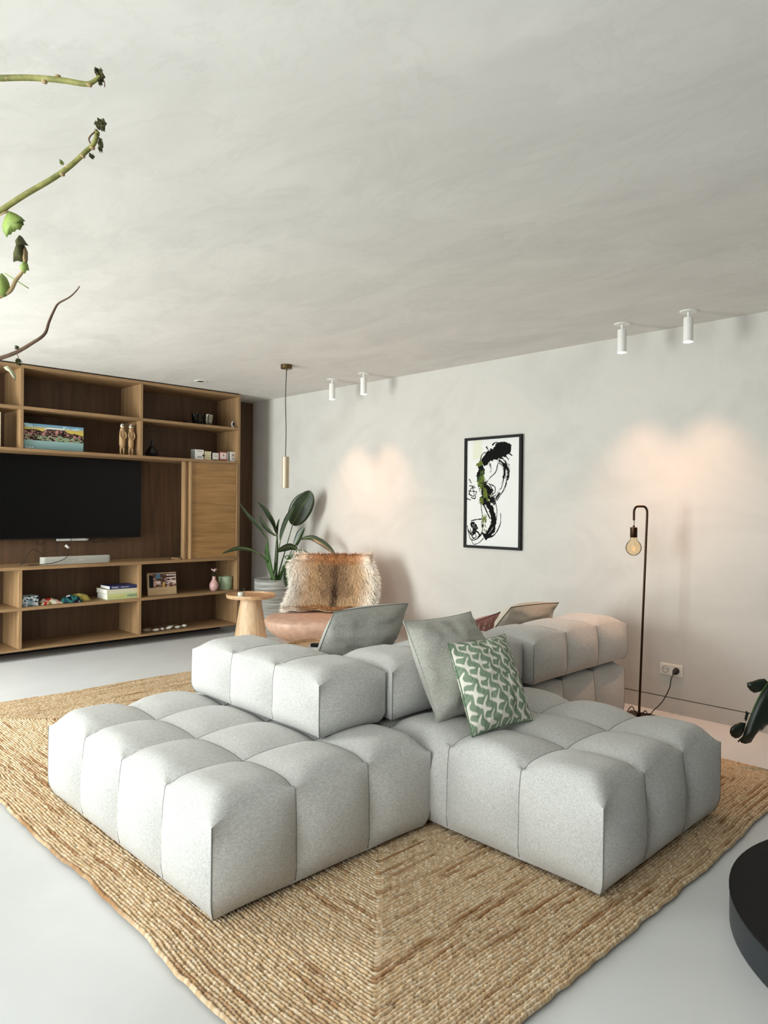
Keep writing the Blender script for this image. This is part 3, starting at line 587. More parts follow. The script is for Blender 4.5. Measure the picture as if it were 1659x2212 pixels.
# boxes on the upper right shelf
def pbox(name, label, cat, pxl, pxr, h, m, x1=.40, depth=.09, face=None, grp='small gift boxes on the upper right shelf'):
    a, b_ = at(pxl, 980, 0, x1), at(pxr, 980, 0, x1); root = thing(name, label, cat, (x1-depth/2, (a[1]+b_[1])/2, z1), grp)
    mk('carton', box(x1-depth, x1, a[1], b_[1], z1, z1+h), m, root, bevel=.001)
    return root, a[1], b_[1], x1, h
M_CARD = plain('white_card', 'e6e4df', .7); M_RED = plain('red_print', 'a8402f', .7); M_INK = plain('print_ink', '2b2826', .7); M_GREENC = plain('green_card', '1d3b2b', .7)
def face(root, ya, yb, x, za, zb, m, nm='printed_panel'): mk(nm, box(x, x+.0008, ya, yb, za, zb), m, root)
r_, a, b_, x, h = pbox('gift_box', 'white square carton at the left of the small boxes', 'box', 422, 440, .105, M_CARD)
mk('side_print', box(x-.085, x-.005, a-.001, a, z1+.005, z1+.1), plain('grey_leaf_print', '7b7f7b', .8, 0, .5, 60), r_)
for zz, w in ((.085, .07), (.03, .06), (.022, .075)): face(r_, (a+b_)/2-w/2*.8, (a+b_)/2+w/2*.8, x, z1+zz, z1+zz+.004, M_INK, 'text_line')
mk('sticker', lathe([(.012, 0), (.012, .0008)], (0, 0, 0), 16) if False else ([(x+.0006+q[2], b_-.004+q[0], z1+.045+q[1]) for q in lathe([(.012, 0), (.012, .001)], (0, 0, 0), 16)[0]], lathe([(.012, 0), (.012, .001)], (0, 0, 0), 16)[1]), M_INK, r_)
a, b_ = at(441, 980, 0, .39)[1], at(457, 980, 0, .39)[1]; cn = thing('bubble_candle', 'cream bubble candle between the white carton and the black box', 'candle', (.35, (a+b_)/2, z1)); M_WAX = plain('cream_wax', 'ddd3b4', .6)
mk('block', box(.32, .39, a+.008, b_-.008, z1, z1+.088), M_WAX, cn)
sp = lathe([(max(.0004, .0125*math.sin(R(q))), -.0125*math.cos(R(q))) for q in range(0, 181, 30)], (0, 0, 0), 10, False)
for i in range(4):
    for j in range(4): mk('bubble', ([(p[0]+.388, p[1]+a+.014+i*(b_-a-.028)/3, p[2]+z1+.0125+j*.0235) for p in sp[0]], sp[1]), M_WAX, cn, True)
r_, a, b_, x, h = pbox('gift_box', 'black box with a white front label beside the bubble candle', 'box', 458, 473.5, .092, M_BLACK); face(r_, a+.006, b_-.006, x, z1+.012, z1+.082, M_CARD)
for zz in (.06, .045): face(r_, a+.018, b_-.018, x+.0008, z1+zz, z1+zz+.004, plain('gold_ink', 'a5865a', .6) if zz == .06 else MATS['gold_ink'], 'text_line')
r_, a, b_, x, h = pbox('gift_box', 'square box with a red patterned border and white centre', 'box', 474.5, 490.5, .098, M_RED); face(r_, a+.003, b_-.003, x, z1+.016, z1+.094, plain('pink_border', 'd9aaa0', .7)); face(r_, a+.011, b_-.011, x+.0008, z1+.028, z1+.084, M_CARD)
for zz, w in ((.066, .02), (.054, .03)): face(r_, (a+b_)/2-w/2, (a+b_)/2+w/2, x+.0016, z1+zz, z1+zz+.007, M_RED, 'text_line')
for k in range(5): mk('scallop', box(x, x+.004, a+.006+k*.0145, a+.014+k*.0145, z1, z1+.012), M_BLACK, r_)
r_, a, b_, x, h = pbox('gift_box', 'narrow white and dark green carton seen edge on', 'box', 491.2, 496.5, .108, M_GREENC, .385); face(r_, a, a+.013, x, z1+.002, z1+.106, M_CARD)
r_, a, b_, x, h = pbox('gift_box', 'upright white box with an oval emblem at the right end', 'box', 497.5, 510, .107, M_CARD)
el = lathe([(1, 0), (1, .001)], (0, 0, 0), 20)
for rx, rz, m, e in ((.018, .021, MATS['gold_ink'], .0004), (.0145, .0175, M_CARD, .001), (.007, .0105, plain('emblem_brown', '4a231b', .7), .0016)):
    mk('emblem', ([(x+e+q[2], (a+b_)/2-.003+q[0]*rx, z1+.07+q[1]*rz) for q in el[0]], el[1]), m, r_)
for zz, w in ((.035, .03), (.028, .02)): face(r_, (a+b_)/2-w/2, (a+b_)/2+w/2, x, z1+zz, z1+zz+.0035, M_INK, 'text_line')
# ---------------- things on the lower shelves
def blobs(u, v):
    n = fbm(u*7, v*7, 5, 3); n2 = fbm(u*9, v*9, 15, 2); w = np.array(lin('d9dcd8')); b1 = np.array(lin('5e7d94')); k = np.array(lin('20242a')); col = np.ones(u.shape+(3,))*w
    col[n < .5] = b1; col[n < .40] = k; col[n2 > .66] = np.array(lin('8fa5b0')); return col
def bandname(): pass
a, b_ = at(48.5, 1300, 0, .40)[1], at(83, 1300, 0, .40)[1]
bx = thing('patterned_box', 'small box with blue black and white comic pattern at the left of the lower shelf', 'box', (.33, (a+b_)/2, z3)); mk('carton', box(.26, .40, a, b_, z3, z3+.088), M_INK, bx)
g_, cc = panel(50, 34, (.4004, a, z3), (0, b_-a, 0), (0, 0, .088), blobs); mk('print', g_, M_PRINT, bx, cols=cc)
g_, cc = panel(50, 40, (.4, a, z3+.0884), (0, b_-a, 0), (-.14, 0, 0), blobs); mk('print', g_, M_PRINT, bx, cols=cc)
# crumpled colourful cloth puppets
a, b_ = at(86, 1300, 0, .36)[1], at(197, 1290, 0, .36)[1]
def cloth(name, label, y0, y1, hmax, cols_, seed, x0=.25, x1=.40, bend=0):
    nu, nv = 40, 24; u, v = np.meshgrid(np.linspace(0, 1, nu), np.linspace(0, 1, nv), indexing='ij')
    prof = np.sin(np.pi*u)**.5*np.sin(np.pi*v)**.6; n = fbm(u*4+seed, v*3, seed, 3); n2 = fbm(u*3, v*2+seed, seed+5, 2)
    P = np.stack([x0+(x1-x0)*v+(n2-.5)*.04, y0+(y1-y0)*u, z3+.002+hmax*prof*(.45+.9*n)*(1 if bend == 0 else .35+.65*u)], -1)
    idx = np.clip((fbm(u*5+seed*3, v*3, seed+9, 2)*1.5-.25)*len(cols_), 0, len(cols_)-.01).astype(int); col = np.array([lin(q) for q in cols_])[idx]
    return tag(mk(name, (P.reshape(-1, 3), gridfaces(nu, nv)), M_TEX, None, True, cols=col.reshape(-1, 3), solid=.002), label, 'cloth', 'crumpled cloth on the lower shelf')
L_ = b_-a
cloth('crumpled_cloth', 'crumpled beige red and white cloth at the left of the lower shelf', a, a+L_*.42, .05, ['8a7a3c', 'd9d0bd', 'b8382e', 'e8e3d8', '7c6f3a'], 3)
cloth('crumpled_cloth', 'crumpled navy and teal cloth in the middle of the lower shelf', a+L_*.38, a+L_*.8, .065, ['1d2740', '234b52', '2f6b66', '151a2c', 'c9cfcf'], 8, .28, .41)
cloth('crumpled_cloth', 'crumpled mustard yellow cloth next to the stacked books', a+L_*.50, b_, .115, ['a3954f', 'b5a55a', '8e8242'], 14, .22, .37, 1)
# books
def book(label, pxl, pxr, z0, h, cover, x1, depth, words, wcol, ww, size, off=0, sub=None):
    a, b_ = at(pxl, 1280, 0, x1)[1], at(pxr, 1280, 0, x1)[1]; root = thing('book', label, 'book', (x1-depth/2, (a+b_)/2, z0), 'stacked books on the lower shelf')
    mk('pages', box(x1-depth+.004, x1-.003, a+.003, b_-.003, z0+.003, z0+h-.003), M_PAGES, root)
    for zz in (z0, z0+h-.003): mk('cover', box(x1-depth, x1, a, b_, zz, zz+.003), cover, root)
    mk('spine', box(x1-.003, x1, a, b_, z0+.003, z0+h-.003), cover, root)
    for tx, fr, col_, w_, sz in words: text('lettering', tx, sz, (x1+.0006, a+(b_-a)*fr, z0+h/2), (0, 1, 0), (0, 0, 1), col_, root, w_)
    return root
M_PAGES = plain('book_pages', 'e6e3da', .8, 0, .08, 200); zz = z3
# the spines look towards the room; the stack is turned so that the short edges show at the left
M_BKG = plain('pale_green_cover', 'b9c68e', .6); M_BKC = plain('cream_cover', 'c9c6a8', .6); M_BKB = plain('navy_cover', '242a5c', .5); M_TEAL = plain('teal_ink', '1d6470', .6); M_GOLD = plain('yellow_ink', 'd6b94c', .6)
book('pale green hardback at the bottom of the stacked books', 232, 301, zz, .055, M_BKG, .42, .24, [('MARVEL', .80, M_TEAL, .115, .040), ('TUSCANY', .32, M_GOLD, .15, .034)], 0, 0, 0); zz += .0555
book('plain cream hardback in the middle of the stacked books', 231, 301, zz, .042, M_BKC, .42, .25, [], 0, 0, 0); zz += .0425
book('dark blue cookbook on top of the stacked books', 237, 301.5, zz, .032, M_BKB, .42, .22, [('THALI', .17, M_CARD, .065, .022), ('FROM LOVE', .50, M_CARD, .075, .012)], 0, 0, 0)
# photo card
def snapshot(u, v):
    n = fbm(u*10, v*8, 7, 3); n2 = fbm(u*16, v*14, 19, 2); col = np.ones(u.shape+(3,))*np.array(lin('7a5f52')); col[n > .55] = np.array(lin('b48f84')); col[n < .38] = np.array(lin('3b2d2c'))
    win = (u > .25) & (u < .42) & (v > .62); col[win] = np.array(lin('5d7790')); t1 = (v < .42) & (v > .22) & (u > .16); col[t1 & (n2 > .42)] = np.array(lin('ddc9c6'))
    br = (u > .66) & (((v*5) % 1) < .35) & (v > .35); col[br] = np.array(lin('d8d2cb')); col[(u < .16) & (v < .85)] = np.array(lin('1e1d22'))
    ppl = (u > .42) & (u < .64) & (n2 > .5); col[ppl] = np.array(lin('4a3a33')); col[(u > .5) & (u < .58) & (v < .35)] = np.array(lin('c79a55')); return col
a, b_ = at(319, 1280, 0, .37)[1], at(380, 1280, 0, .37)[1]; tl = np.array([-.10, 0, 1.0]); tl /= np.linalg.norm(tl)
pc = thing('photo_card', 'framed snapshot card with a tan lower border on the lower right shelf', 'photo', (.36, (a+b_)/2, z3)); hh = .225
mk('card', obox((.375-.10*hh/2, (a+b_)/2, z3+hh/2+.001), (1, 0, .1), (0, 1, 0), tl, .022, b_-a, hh), plain('tan_card', 'b79d78', .7), pc)
o_ = np.array([.3868, a+.012, z3+.002])+tl*.078; g_, cc = panel(80, 54, o_, (0, b_-a-.016, 0), tl*.142, snapshot); mk('print', g_, M_PRINT, pc, cols=cc)
mk('text_line', obox(np.array([.3868, (a+b_)/2, z3+.002])+tl*.045, (1, 0, .1), (0, 1, 0), tl, .0012, .09, .004), plain('tan_ink', '8b734f', .7), pc)
# pink vase with flower, sage pot
c = onsh(462, .38, z3); c = (c[0], at(462, 1270, 0, .38)[1], z3); va = thing('vase', 'small pink bottle vase with a pale pink blossom on the lower right shelf', 'vase', c)
mk('body', lathe([(.022, 0), (.036, .008), (.048, .045), (.046, .075), (.030, .105), (.019, .122), (.018, .148), (.021, .156), (.016, .156), (.014, .13)], c, 28, False), plain('pink_glaze', 'c9a09c', .3), va, True, 60)
mk('stem', tube([(c[0], c[1], c[2]+.03), (c[0], c[1]-.002, c[2]+.15), (c[0], c[1]+.003, c[2]+.205)], .002, 6), M_STALK, va, True)
ps = []
for k in range(16):
    an = k*2.4; rr = .01+.018*(k/16); d = np.array([math.cos(an), math.sin(an), 0]); b0 = np.array([c[0], c[1]+.003, c[2]+.203]); ps.append((b0, b0+d*rr*.7+np.array([0, 0, .02]), b0+d*(rr+.012)+np.array([0, 0, .03+.006*math.cos(k)])))
for k, p_ in enumerate(ps): mk('petal', tube(smoothpath(p_, 6), [.003, .0075, .001], 6), plain('petal_pink', 'dbb9b8', .7) if k == 0 else MATS['petal_pink'], va, True)
for s_ in (-1, 1): mk('leaf', tube(smoothpath([(c[0], c[1], c[2]+.155), (c[0]+.01, c[1]+s_*.02, c[2]+.17), (c[0]+.01, c[1]+s_*.035, c[2]+.19)], 6), [.002, .009, .001], 6), M_DARKLEAF, va, True)
c = (.33, at(487, 1270, 0, .33)[1], z3); tag(mk('sage_pot', lathe([(.066, 0), (.068, .003), (.074, .135), (.074, .142), (.068, .142), (.062, .02)], c, 36, False), plain('sage_glaze', '97a98b', .6, 0, .06, 40), None, True, 50), 'matt sage green plant pot beside the pink vase', 'pot')
# white and brown pieces on the bottom shelf
def pebble(label, pxl, pxr, m, h=.035, x=.36, seed=1, tilt=0, name='shell'):
    a, b_ = at(pxl, 1360, 0, x)[1], at(pxr, 1360, 0, x)[1]; c = (a+b_)/2; v, f = lathe([(max(.0005, math.sin(R(q))), -math.cos(R(q))) for q in range(0, 181, 12)], (0, 0, 0), 18, False); V = []
    for p in v:
        k = 1+.25*(fbm(np.array(p[0]*1.8+seed), np.array(p[1]*1.8+p[2]), seed, 2)-.5)*2; q = .55+.45*(1-abs(p[1]))**.6
        V.append((x+p[0]*.03*k*q, c+p[1]*(b_-a)/2, z4+h/2+p[2]*h/2*k*.8*q+tilt*p[1]*.012))
    zmin = min(q[2] for q in V); V = [(q[0], q[1], q[2]-zmin+z4) for q in V]
    return tag(mk(name, (V, f), m, None, True), label, 'shell', 'pale shells lined up on the bottom shelf')
M_SHELL = plain('white_shell', 'd8d6d0', .6, 0, .12, 60); M_SHELLB = plain('brown_shell', '8d7c6e', .7, 0, .3, 60)
pebble('brownish rough shell nearest the upright on the bottom shelf', 308, 327, M_SHELLB, .05, .36, 3); pebble('long white shell second from the left on the bottom shelf', 329, 345, M_SHELL, .035, .38, 5)
pebble('short white shell third from the left on the bottom shelf', 346, 355, M_SHELL, .035, .37, 8); pebble('slanted grey-white shell in the middle of the bottom shelf row', 357, 374, M_SHELL, .04, .36, 11, 1)
pebble('flat oval white shell fifth from the left on the bottom shelf', 376, 391, M_SHELL, .034, .36, 14); pebble('knobbly white shell at the right end of the bottom shelf row', 392, 404, M_SHELL, .038, .35, 23)
tag(mk('driftwood_stick', tube(smoothpath([(.27, at(368, 1352, 0, .27)[1], z4+.006), (.26, at(376, 1350, 0, .26)[1], z4+.02), (.25, at(384, 1348, 0, .25)[1], z4+.007)], 10), [.006, .007, .004], 8), plain('driftwood', '7d7263', .85), None, True), 'thin grey driftwood stick behind the shells on the bottom shelf', 'stick')
# ------------------------------------------------------------------ framed artwork
def ink(u, v):
    # u right, v up; abstract brush marks
    asp = 1.62; X = u; Y = (1-v)*asp; col = np.ones(u.shape+(3,))*np.array(lin('dcdcda')); K = np.array(lin('0d0c0c')); G = np.array(lin('5f6a2a')); G2 = np.array(lin('3a4a2e'))
    gr = fbm(X*40, Y*6, 3, 2); gr2 = fbm(X*14, Y*14, 8, 3)
    def brush(pts, w, w2=None, dry=0., c=K, seed=0):
        D_, T_2 = pline(X, Y, pts); ww = w+(w2-w)*T_2 if w2 is not None else w; ww = ww*(.45+1.05*fbm(X*26+seed*3, Y*26, seed, 3))
        m = D_ < ww
        if dry: st = fbm(D_/w*6+seed*3, T_2*5, seed+3, 2); m &= ~((st < dry) & (D_ < ww*.92))
        cv = np.ones(u.shape+(3,))*c
        if c is not K: cv = np.where((gr2 > .54)[..., None], G, np.where((gr2 > .43)[..., None], G2, K))
        col[m] = cv[m]
    vell = fbm(X*9, Y*9, 77, 2); col[(X > .12) & (X < .30) & (Y < .30) & (vell > .35)] = np.array(lin('d5d6c4'))
    brush([(.36, .33), (.50, .22), (.66, .13), (.78, .17)], .075, .085, .0, seed=1); brush([(.42, .27), (.58, .25), (.74, .21)], .06, .06, seed=4)
    for p in ([(.5, .09), (.55, .06), (.64, .07)], [(.72, .10), (.80, .12), (.80, .18)], [(.74, .2), (.83, .25), (.86, .27)], [(.38, .12), (.42, .17)], [(.62, .28), (.70, .31)], [(.74, .27), (.80, .33)]): brush(p, .014, .006, seed=6)
    brush([(.26, .34), (.29, .24), (.36, .20), (.38, .27)], .008, seed=2)
    brush([(.66, .34), (.74, .42), (.75, .58), (.70, .74), (.62, .84), (.55, .92)], .065, .035, .56, seed=9)
    brush([(.62, .33), (.68, .37), (.73, .50), (.735, .60)], .012, .008, seed=12); brush([(.75, .36), (.77, .55), (.72, .75), (.58, .93)], .008, .007, seed=13)
    brush([(.60, .37), (.56, .50), (.46, .58), (.40, .64)], .008, .006, seed=15); brush([(.44, .36), (.47, .45), (.46, .52)], .02, .004, .5, seed=16)
    brush([(.25, .38), (.28, .47), (.26, .58), (.33, .72), (.38, .84), (.36, .92)], .055, .095, .0, G2, seed=17); brush([(.28, .56), (.32, .66), (.30, .78)], .05, .05, .48, G, seed=19)
    brush([(.36, .70), (.44, .76), (.48, .86), (.52, .94)], .07, .05, .35, seed=21); brush([(.44, .68), (.54, .72), (.55, .80), (.50, .84)], .008, seed=22)
    brush([(.28, .95), (.40, .96), (.52, .93)], .035, .025, .3, G2, seed=24)
    for p in ([(.06, .70), (.15, .71)], [(.05, .82), (.09, .74), (.17, .73)], [(.05, .83), (.14, .86), (.20, .80)], [(.12, .72), (.15, .84)], [(.09, .88), (.16, .90), (.18, .85)], [(.05, .60), (.09, .66)], [(.01, .90), (.08, .92)], [(.04, .78), (.2, .79)]): brush(p, .009, .006, seed=26)
    brush([(.42, .98), (.50, 1.10), (.53, 1.24), (.50, 1.36), (.40, 1.46)], .045, .06, .22, seed=31); brush([(.33, .98), (.40, 1.10), (.46, 1.20)], .012, .010, seed=33)
    brush([(.55, .93), (.59, 1.08), (.57, 1.26), (.50, 1.40)], .007, seed=34); brush([(.28, .96), (.31, 1.14), (.33, 1.30), (.30, 1.42), (.24, 1.48)], .007, seed=35)
    brush([(.36, 1.20), (.34, 1.30), (.36, 1.38)], .05, .04, .5, G2, seed=36); brush([(.66, 1.12), (.66, 1.26), (.60, 1.38), (.52, 1.46), (.42, 1.47), (.32, 1.43)], .005, .018, seed=37)
    brush([(.10, 1.24), (.20, 1.22), (.30, 1.21)], .010, seed=38); brush([(.12, 1.30), (.17, 1.34), (.16, 1.40)], .045, .05, .25, seed=39)
    brush([(.02, 1.32), (.05, 1.44), (.10, 1.53), (.20, 1.52), (.30, 1.45)], .007, .010, seed=41); brush([(.08, 1.36), (.13, 1.50), (.20, 1.48), (.16, 1.42)], .008, seed=42)
    brush([(.11, 1.54), (.15, 1.60), (.26, 1.57), (.36, 1.48)], .005, .006, seed=44); brush([(.05, 1.40), (.12, 1.46), (.2, 1.40), (.27, 1.46)], .012, seed=45); return col
fx0, fx1, fz0, fz1 = 3.243, 3.823, 1.039, 1.967
ar = thing('framed_artwork', 'tall black framed abstract ink drawing on the plaster wall', 'picture', ((fx0+fx1)/2, -.014, fz0)); bw = .022
for nm, b4 in (('frame_rail', (fx0, fx1, fz0, fz0+bw)), ('frame_rail', (fx0, fx1, fz1-bw, fz1)), ('frame_stile', (fx0, fx0+bw, fz0+bw, fz1-bw)), ('frame_stile', (fx1-bw, fx1, fz0+bw, fz1-bw))):
    mk(nm, box(b4[0], b4[1], -.030, -.001, b4[2], b4[3]), M_BLACK, ar, bevel=.001)
g_, cc = panel(190, 310, (fx0+bw-.002, -.016, fz0+bw-.002), (fx1-fx0-2*bw+.004, 0, 0), (0, 0, fz1-fz0-2*bw+.004), ink); mk('print', g_, M_PRINT, ar, cols=cc)
# ------------------------------------------------------------------ ceiling spots and pendant
def spot(px, py, label):
    c = at(px, py, 2, H); c[1] = -.335; c = (float(c[0]), float(c[1]), H); root = thing('ceiling_spot', label, 'spotlight', (c[0], c[1], H-.19), 'white ceiling spots washing the wall')
    mk('ceiling_plate', lathe([(.05, -.006), (.052, -.002), (.052, -.0005)], c, 32), M_WHITE, root, True, 40); mk('stem', lathe([(.007, -.04), (.007, -.004)], c, 12), M_WHITE, root, True, 40)
    mk('barrel', lathe([(.026, -.188), (.029, -.19), (.029, -.043), (.027, -.04), (.008, -.04)], c, 32), M_WHITE, root, True, 40)
    ln = mk('lens', lathe([(.027, -.1915), (.027, -.1885)], c, 24), M_LED, root)
    l = bpy.data.lights.new('spot_beam', 'SPOT'); l.energy = 36; l.color = (1.0, .54, .33); l.spot_size = R(78); l.spot_blend = 1.0; l.shadow_soft_size = .025
    lo = bpy.data.objects.new('spot_beam', l); COL.objects.link(lo); lo.location = (c[0], c[1], H-.2); lo.rotation_euler = (R(3), 0, 0)
for px, py, la in ((719, 820, 'white cylinder ceiling spot nearest the brass pendant lamp'), (787, 807, 'white cylinder ceiling spot second from the brass pendant lamp'), (1340, 698, 'white cylinder ceiling spot above the floor lamp'), (1487, 672, 'white cylinder ceiling spot furthest to the right')): spot(px, py, la)
pc_ = (2.096, -1.056, H); pe = thing('pendant_lamp', 'slim champagne tube pendant lamp on a black cord with brass ceiling rose', 'lamp', (2.096, -1.056, 1.533))
mk('ceiling_rose', lathe([(.046, -.036), (.05, -.034), (.05, -.002), (.048, 0)], pc_, 32), M_BRASS, pe, True, 40); mk('cord_grip', lathe([(.006, -.055), (.008, -.036)], pc_, 12), M_BRASS, pe)
mk('cord', tube(smoothpath([(2.096, -1.056, 2.55), (2.092, -1.060, 2.3), (2.097, -1.055, 2.05), (2.095, -1.056, 1.80)], 20), .0035, 8), M_CABLE, pe, True)
mk('tube_shade', lathe([(.026, 0), (.031, .001), (.031, .268), (.029, .27), (.004, .27)], (2.096, -1.056, 1.533), 32, False), M_METALW, pe, True, 40); mk('bulb', lathe([(.012, .01), (.022, .02), (.022, .06)], (2.096, -1.056, 1.533), 16), M_WHITE, pe)
c = at(433, 823, 2, H); rg = thing('ceiling_downlight', 'flush white round downlight in the ceiling near the shelving', 'light', (c[0], c[1], H-.006)); mk('ring', lathe([(.034, -.005), (.062, -.006), (.064, -.001)], (c[0], c[1], H), 32, False), M_WHITE, rg, True, 40); mk('baffle', lathe([(.034, -.004), (.036, -.0005)], (c[0], c[1], H), 24), M_BLACK, rg)
# ------------------------------------------------------------------ floor lamp
lx, ly = 4.935, -.262
fl = thing('floor_lamp', 'thin bronze floor lamp with a bare amber bulb beside the sofa', 'lamp', (lx, ly, 0))
mk('base_plate', box(lx-.105, lx+.105, ly-.105, ly+.105, 0, .008), plain('bronze_plate', '5a3d20', .3, .85), fl, bevel=.001)
top = at(1398, 1100, 1, ly); tip = atd(1370, 1130, float((np.array([4.90, -.30, 1.3])-CAM)@fw)); tx, ty = float(top[0]), ly
hx, hy = 4.895, -.315; hx, hy = float(at(1369, 1150, 1, -.315)[0]), -.315
P = [(lx, ly, .006), (lx+(tx-lx)*.5, ly, .7), (tx, ty, 1.33)]; zt_ = 1.392
arc = [(tx, ty, 1.33), (tx, ty, 1.355)]+[(tx+(hx-tx)*.30*(1-math.cos(R(q))), ty+(hy-ty)*.30*(1-math.cos(R(q))), 1.355+.037*math.sin(R(q))) for q in (20, 45, 70, 90)]
arc += [(hx+(tx-hx)*.30*(1-math.cos(R(q))), hy+(ty-hy)*.30*(1-math.cos(R(q))), 1.355+.037*math.sin(R(q))) for q in (90, 70, 45, 20)]+[(hx, hy, 1.355), (hx, hy, 1.30)]
mk('pole', tube(P[:2]+arc, .0075, 12), M_BRONZE, fl, True, 50); mk('pole_collar', lathe([(.012, .008), (.012, .03), (.009, .034)], (lx, ly, 0), 16), M_BRONZE, fl)
mk('flex', tube(smoothpath([(hx, hy, 1.305), (hx+.003, hy, 1.285), (hx, hy, 1.262)], 8), .0022, 6), M_CABLE, fl, True)
sk = mk('socket', lathe([(.006, .074), (.007, .084), (.0, .084)] if False else [(.022, 0), (.023, .002), (.023, .064), (.021, .066), (.007, .067), (.007, .078)], (hx, hy, 1.188), 24), M_BRONZE, fl, True, 40)
bu = mk('bulb', lathe([(.001, -.05), (.02, -.046), (.038, -.032), (.049, -.010), (.050, .008), (.043, .03), (.028, .048), (.021, .056), (.020, .075)], (hx, hy, 1.118), 32, False), M_AMBER, fl, True)
sp_ = [(hx+.012*math.cos(q), hy+.012*math.sin(q), 1.095+.035*q/(6.28*4)) for q in np.linspace(0, 6.28*4, 60)]; mk('filament', tube(sp_, .0018, 5), emit('amber_filament', 'c98a34', .6), bu, True); mk('stalk', tube([(hx, hy, 1.13), (hx, hy, 1.19)], .004, 6), M_WHITE, bu)
# sockets and cord
s0, s1 = at(1427, 1430, 1, 0), at(1476, 1463, 1, 0); sx0, sx1, sz0, sz1 = 4.958, 5.114, .255, .332
so = thing('wall_socket', 'white double wall socket beside the floor lamp', 'socket', ((sx0+sx1)/2, -.006, sz0)); mk('cover_plate', box(sx0, sx1, -.010, -.001, sz0, sz1), M_PLASTIC, so, bevel=.003)
for k in range(2):
    xc = sx0+.04+k*.076; rv = lathe([(.0215, 0), (.0225, .003), (.0195, .003), (.0190, -.0)], (0, 0, 0), 28, False)
    ins = mk('insert', box(xc-.031, xc+.031, -.0125, -.0095, (sz0+sz1)/2-.031, (sz0+sz1)/2+.031), M_PLASTIC, so, bevel=.001)
    mk('socket_ring', ([(xc+p[0], -.0125-p[2], (sz0+sz1)/2+p[1]) for p in rv[0]], rv[1]), plain('socket_shadow', '8f8a80', .6) if k == 0 else MATS['socket_shadow'], ins, True)
    for s_ in (-1, 1): mk('pin_hole', ([(xc+s_*.0095+p[0], -.0127-p[2], (sz0+sz1)/2+p[1]) for p in lathe([(.0028, 0), (.0028, .0006)], (0, 0, 0), 10)[0]], lathe([(.0028, 0), (.0028, .0006)], (0, 0, 0), 10)[1]), M_INK, ins)
xc = sx0+.04+.076; zc_ = (sz0+sz1)/2; cb = thing('lamp_cord', 'black plug and cord running from the wall socket to the floor lamp', 'cord', (xc, -.05, 0))
pg = lathe([(.019, .0005), (.019, .018), (.014, .03), (.008, .036), (.005, .05)], (0, 0, 0), 18); mk('plug', ([(xc+p[0], -.0165-p[2], zc_+p[1]-.25*p[2]) for p in pg[0]], pg[1]), M_RUBBER, cb, True, 40)
mk('cord', tube(smoothpath([(xc, -.062, zc_-.012), (xc-.01, -.075, zc_-.05), (xc-.02, -.075, zc_-.11), (xc-.06, -.09, .09), (xc-.11, -.12, .022), (lx+.03, -.16, .012), (lx-.04, -.21, .013), (lx-.07, -.22, .05), (lx-.075, -.27, .03), (lx-.05, -.33, .014), (lx+.03, -.33, .014), (lx+.055, -.27, .035), (lx+.03, -.235, .045), (lx+.012, -.25, .02)], 90), .0032, 6), M_CABLE, cb, True)
# ------------------------------------------------------------------ low round black plinth at the right
dk = thing('round_plinth', 'low round black plinth on the floor cut off by the right edge', 'plinth', (6.87, -2.0, 0))
mk('top', lathe([(.700, .0), (.702, .004), (.702, .010), (.700, .012)], (6.87, -2.0, .104), 96), plain('plinth_top', '121213', .65, Specular_IOR_Level=.2), dk, True, 40); mk('drum', lathe([(.698, .0), (.700, .002), (.700, .104)], (6.87, -2.0, 0), 96), plain('plinth_side', '23282c', .4), dk, True, 40)
# ------------------------------------------------------------------ round oak side table and candle
tc = (1.29, -.86)
def depth_of(p): return float((np.array(p, float)-CAM)@fw)
stb = thing('side_table', 'small round pale oak side table with a conical pedestal by the plant', 'table', (tc[0], tc[1], 0)); zt = .515
mk('tray_top', lathe([(.0, zt-.022), (.21, zt-.026), (.232, zt-.022), (.237, zt), (.235, zt+.012), (.226, zt+.012), (.222, zt-.006), (.0, zt-.006)], (*tc, 0), 56, False), M_TABLEX, stb, True, 40)
mk('pedestal', lathe([(.172, 0), (.170, .004), (.098, zt-.026), (.09, zt-.022)], (*tc, 0), 48), M_TABLE, stb, True, 50)
c = tuple(at(520, 1290, 2, zt-.005)); cn = thing('candle_glass', 'small clear glass holding a white candle on the oak side table', 'candle', c)
mk('wax', lathe([(.028, .003), (.030, .005), (.030, .045), (.026, .048)], c, 24), plain('white_wax', 'f0ede6', .5), cn, True, 40); mk('glass', lathe([(.030, 0), (.034, .001), (.036, .085), (.0345, .085), (.0325, .004)], c, 28, False), M_CLEAR, cn, True, 40); mk('wick', tube([(c[0], c[1], c[2]+.046), (c[0], c[1], c[2]+.058)], .001, 5), M_INK, cn)
# ------------------------------------------------------------------ round tray coffee table
c = at(702, 1397, 2, .42); tr = thing('tray_table', 'low round oak tray table behind the sofa with a remote on it', 'table', (c[0], c[1], RUGZ)); rr = .262
mk('tray', lathe([(.0, .395), (rr-.02, .395), (rr, .40), (rr+.004, .42), (rr+.003, .432), (rr-.006, .433), (rr-.010, .412), (0, .410)], (c[0], c[1], 0), 64, False), M_TABLEX, tr, True, 40)
for k in range(3): an = 2.1*k+.4; mk('leg', tube([(c[0]+.20*math.cos(an), c[1]+.20*math.sin(an), RUGZ), (c[0]+.15*math.cos(an), c[1]+.15*math.sin(an), .396)], [.012, .016], 12), M_TABLE, tr, True)
b0 = at(666, 1402, 2, .415); dv = rt*np.array([1, 1, 0]); dv /= np.linalg.norm(dv); dw = np.array([-dv[1], dv[0], 0])
bk = thing('white_notebook', 'white notebook lying on the round tray table', 'notebook', (b0[0]+dv[0]*.07, b0[1]+dv[1]*.07, .411))
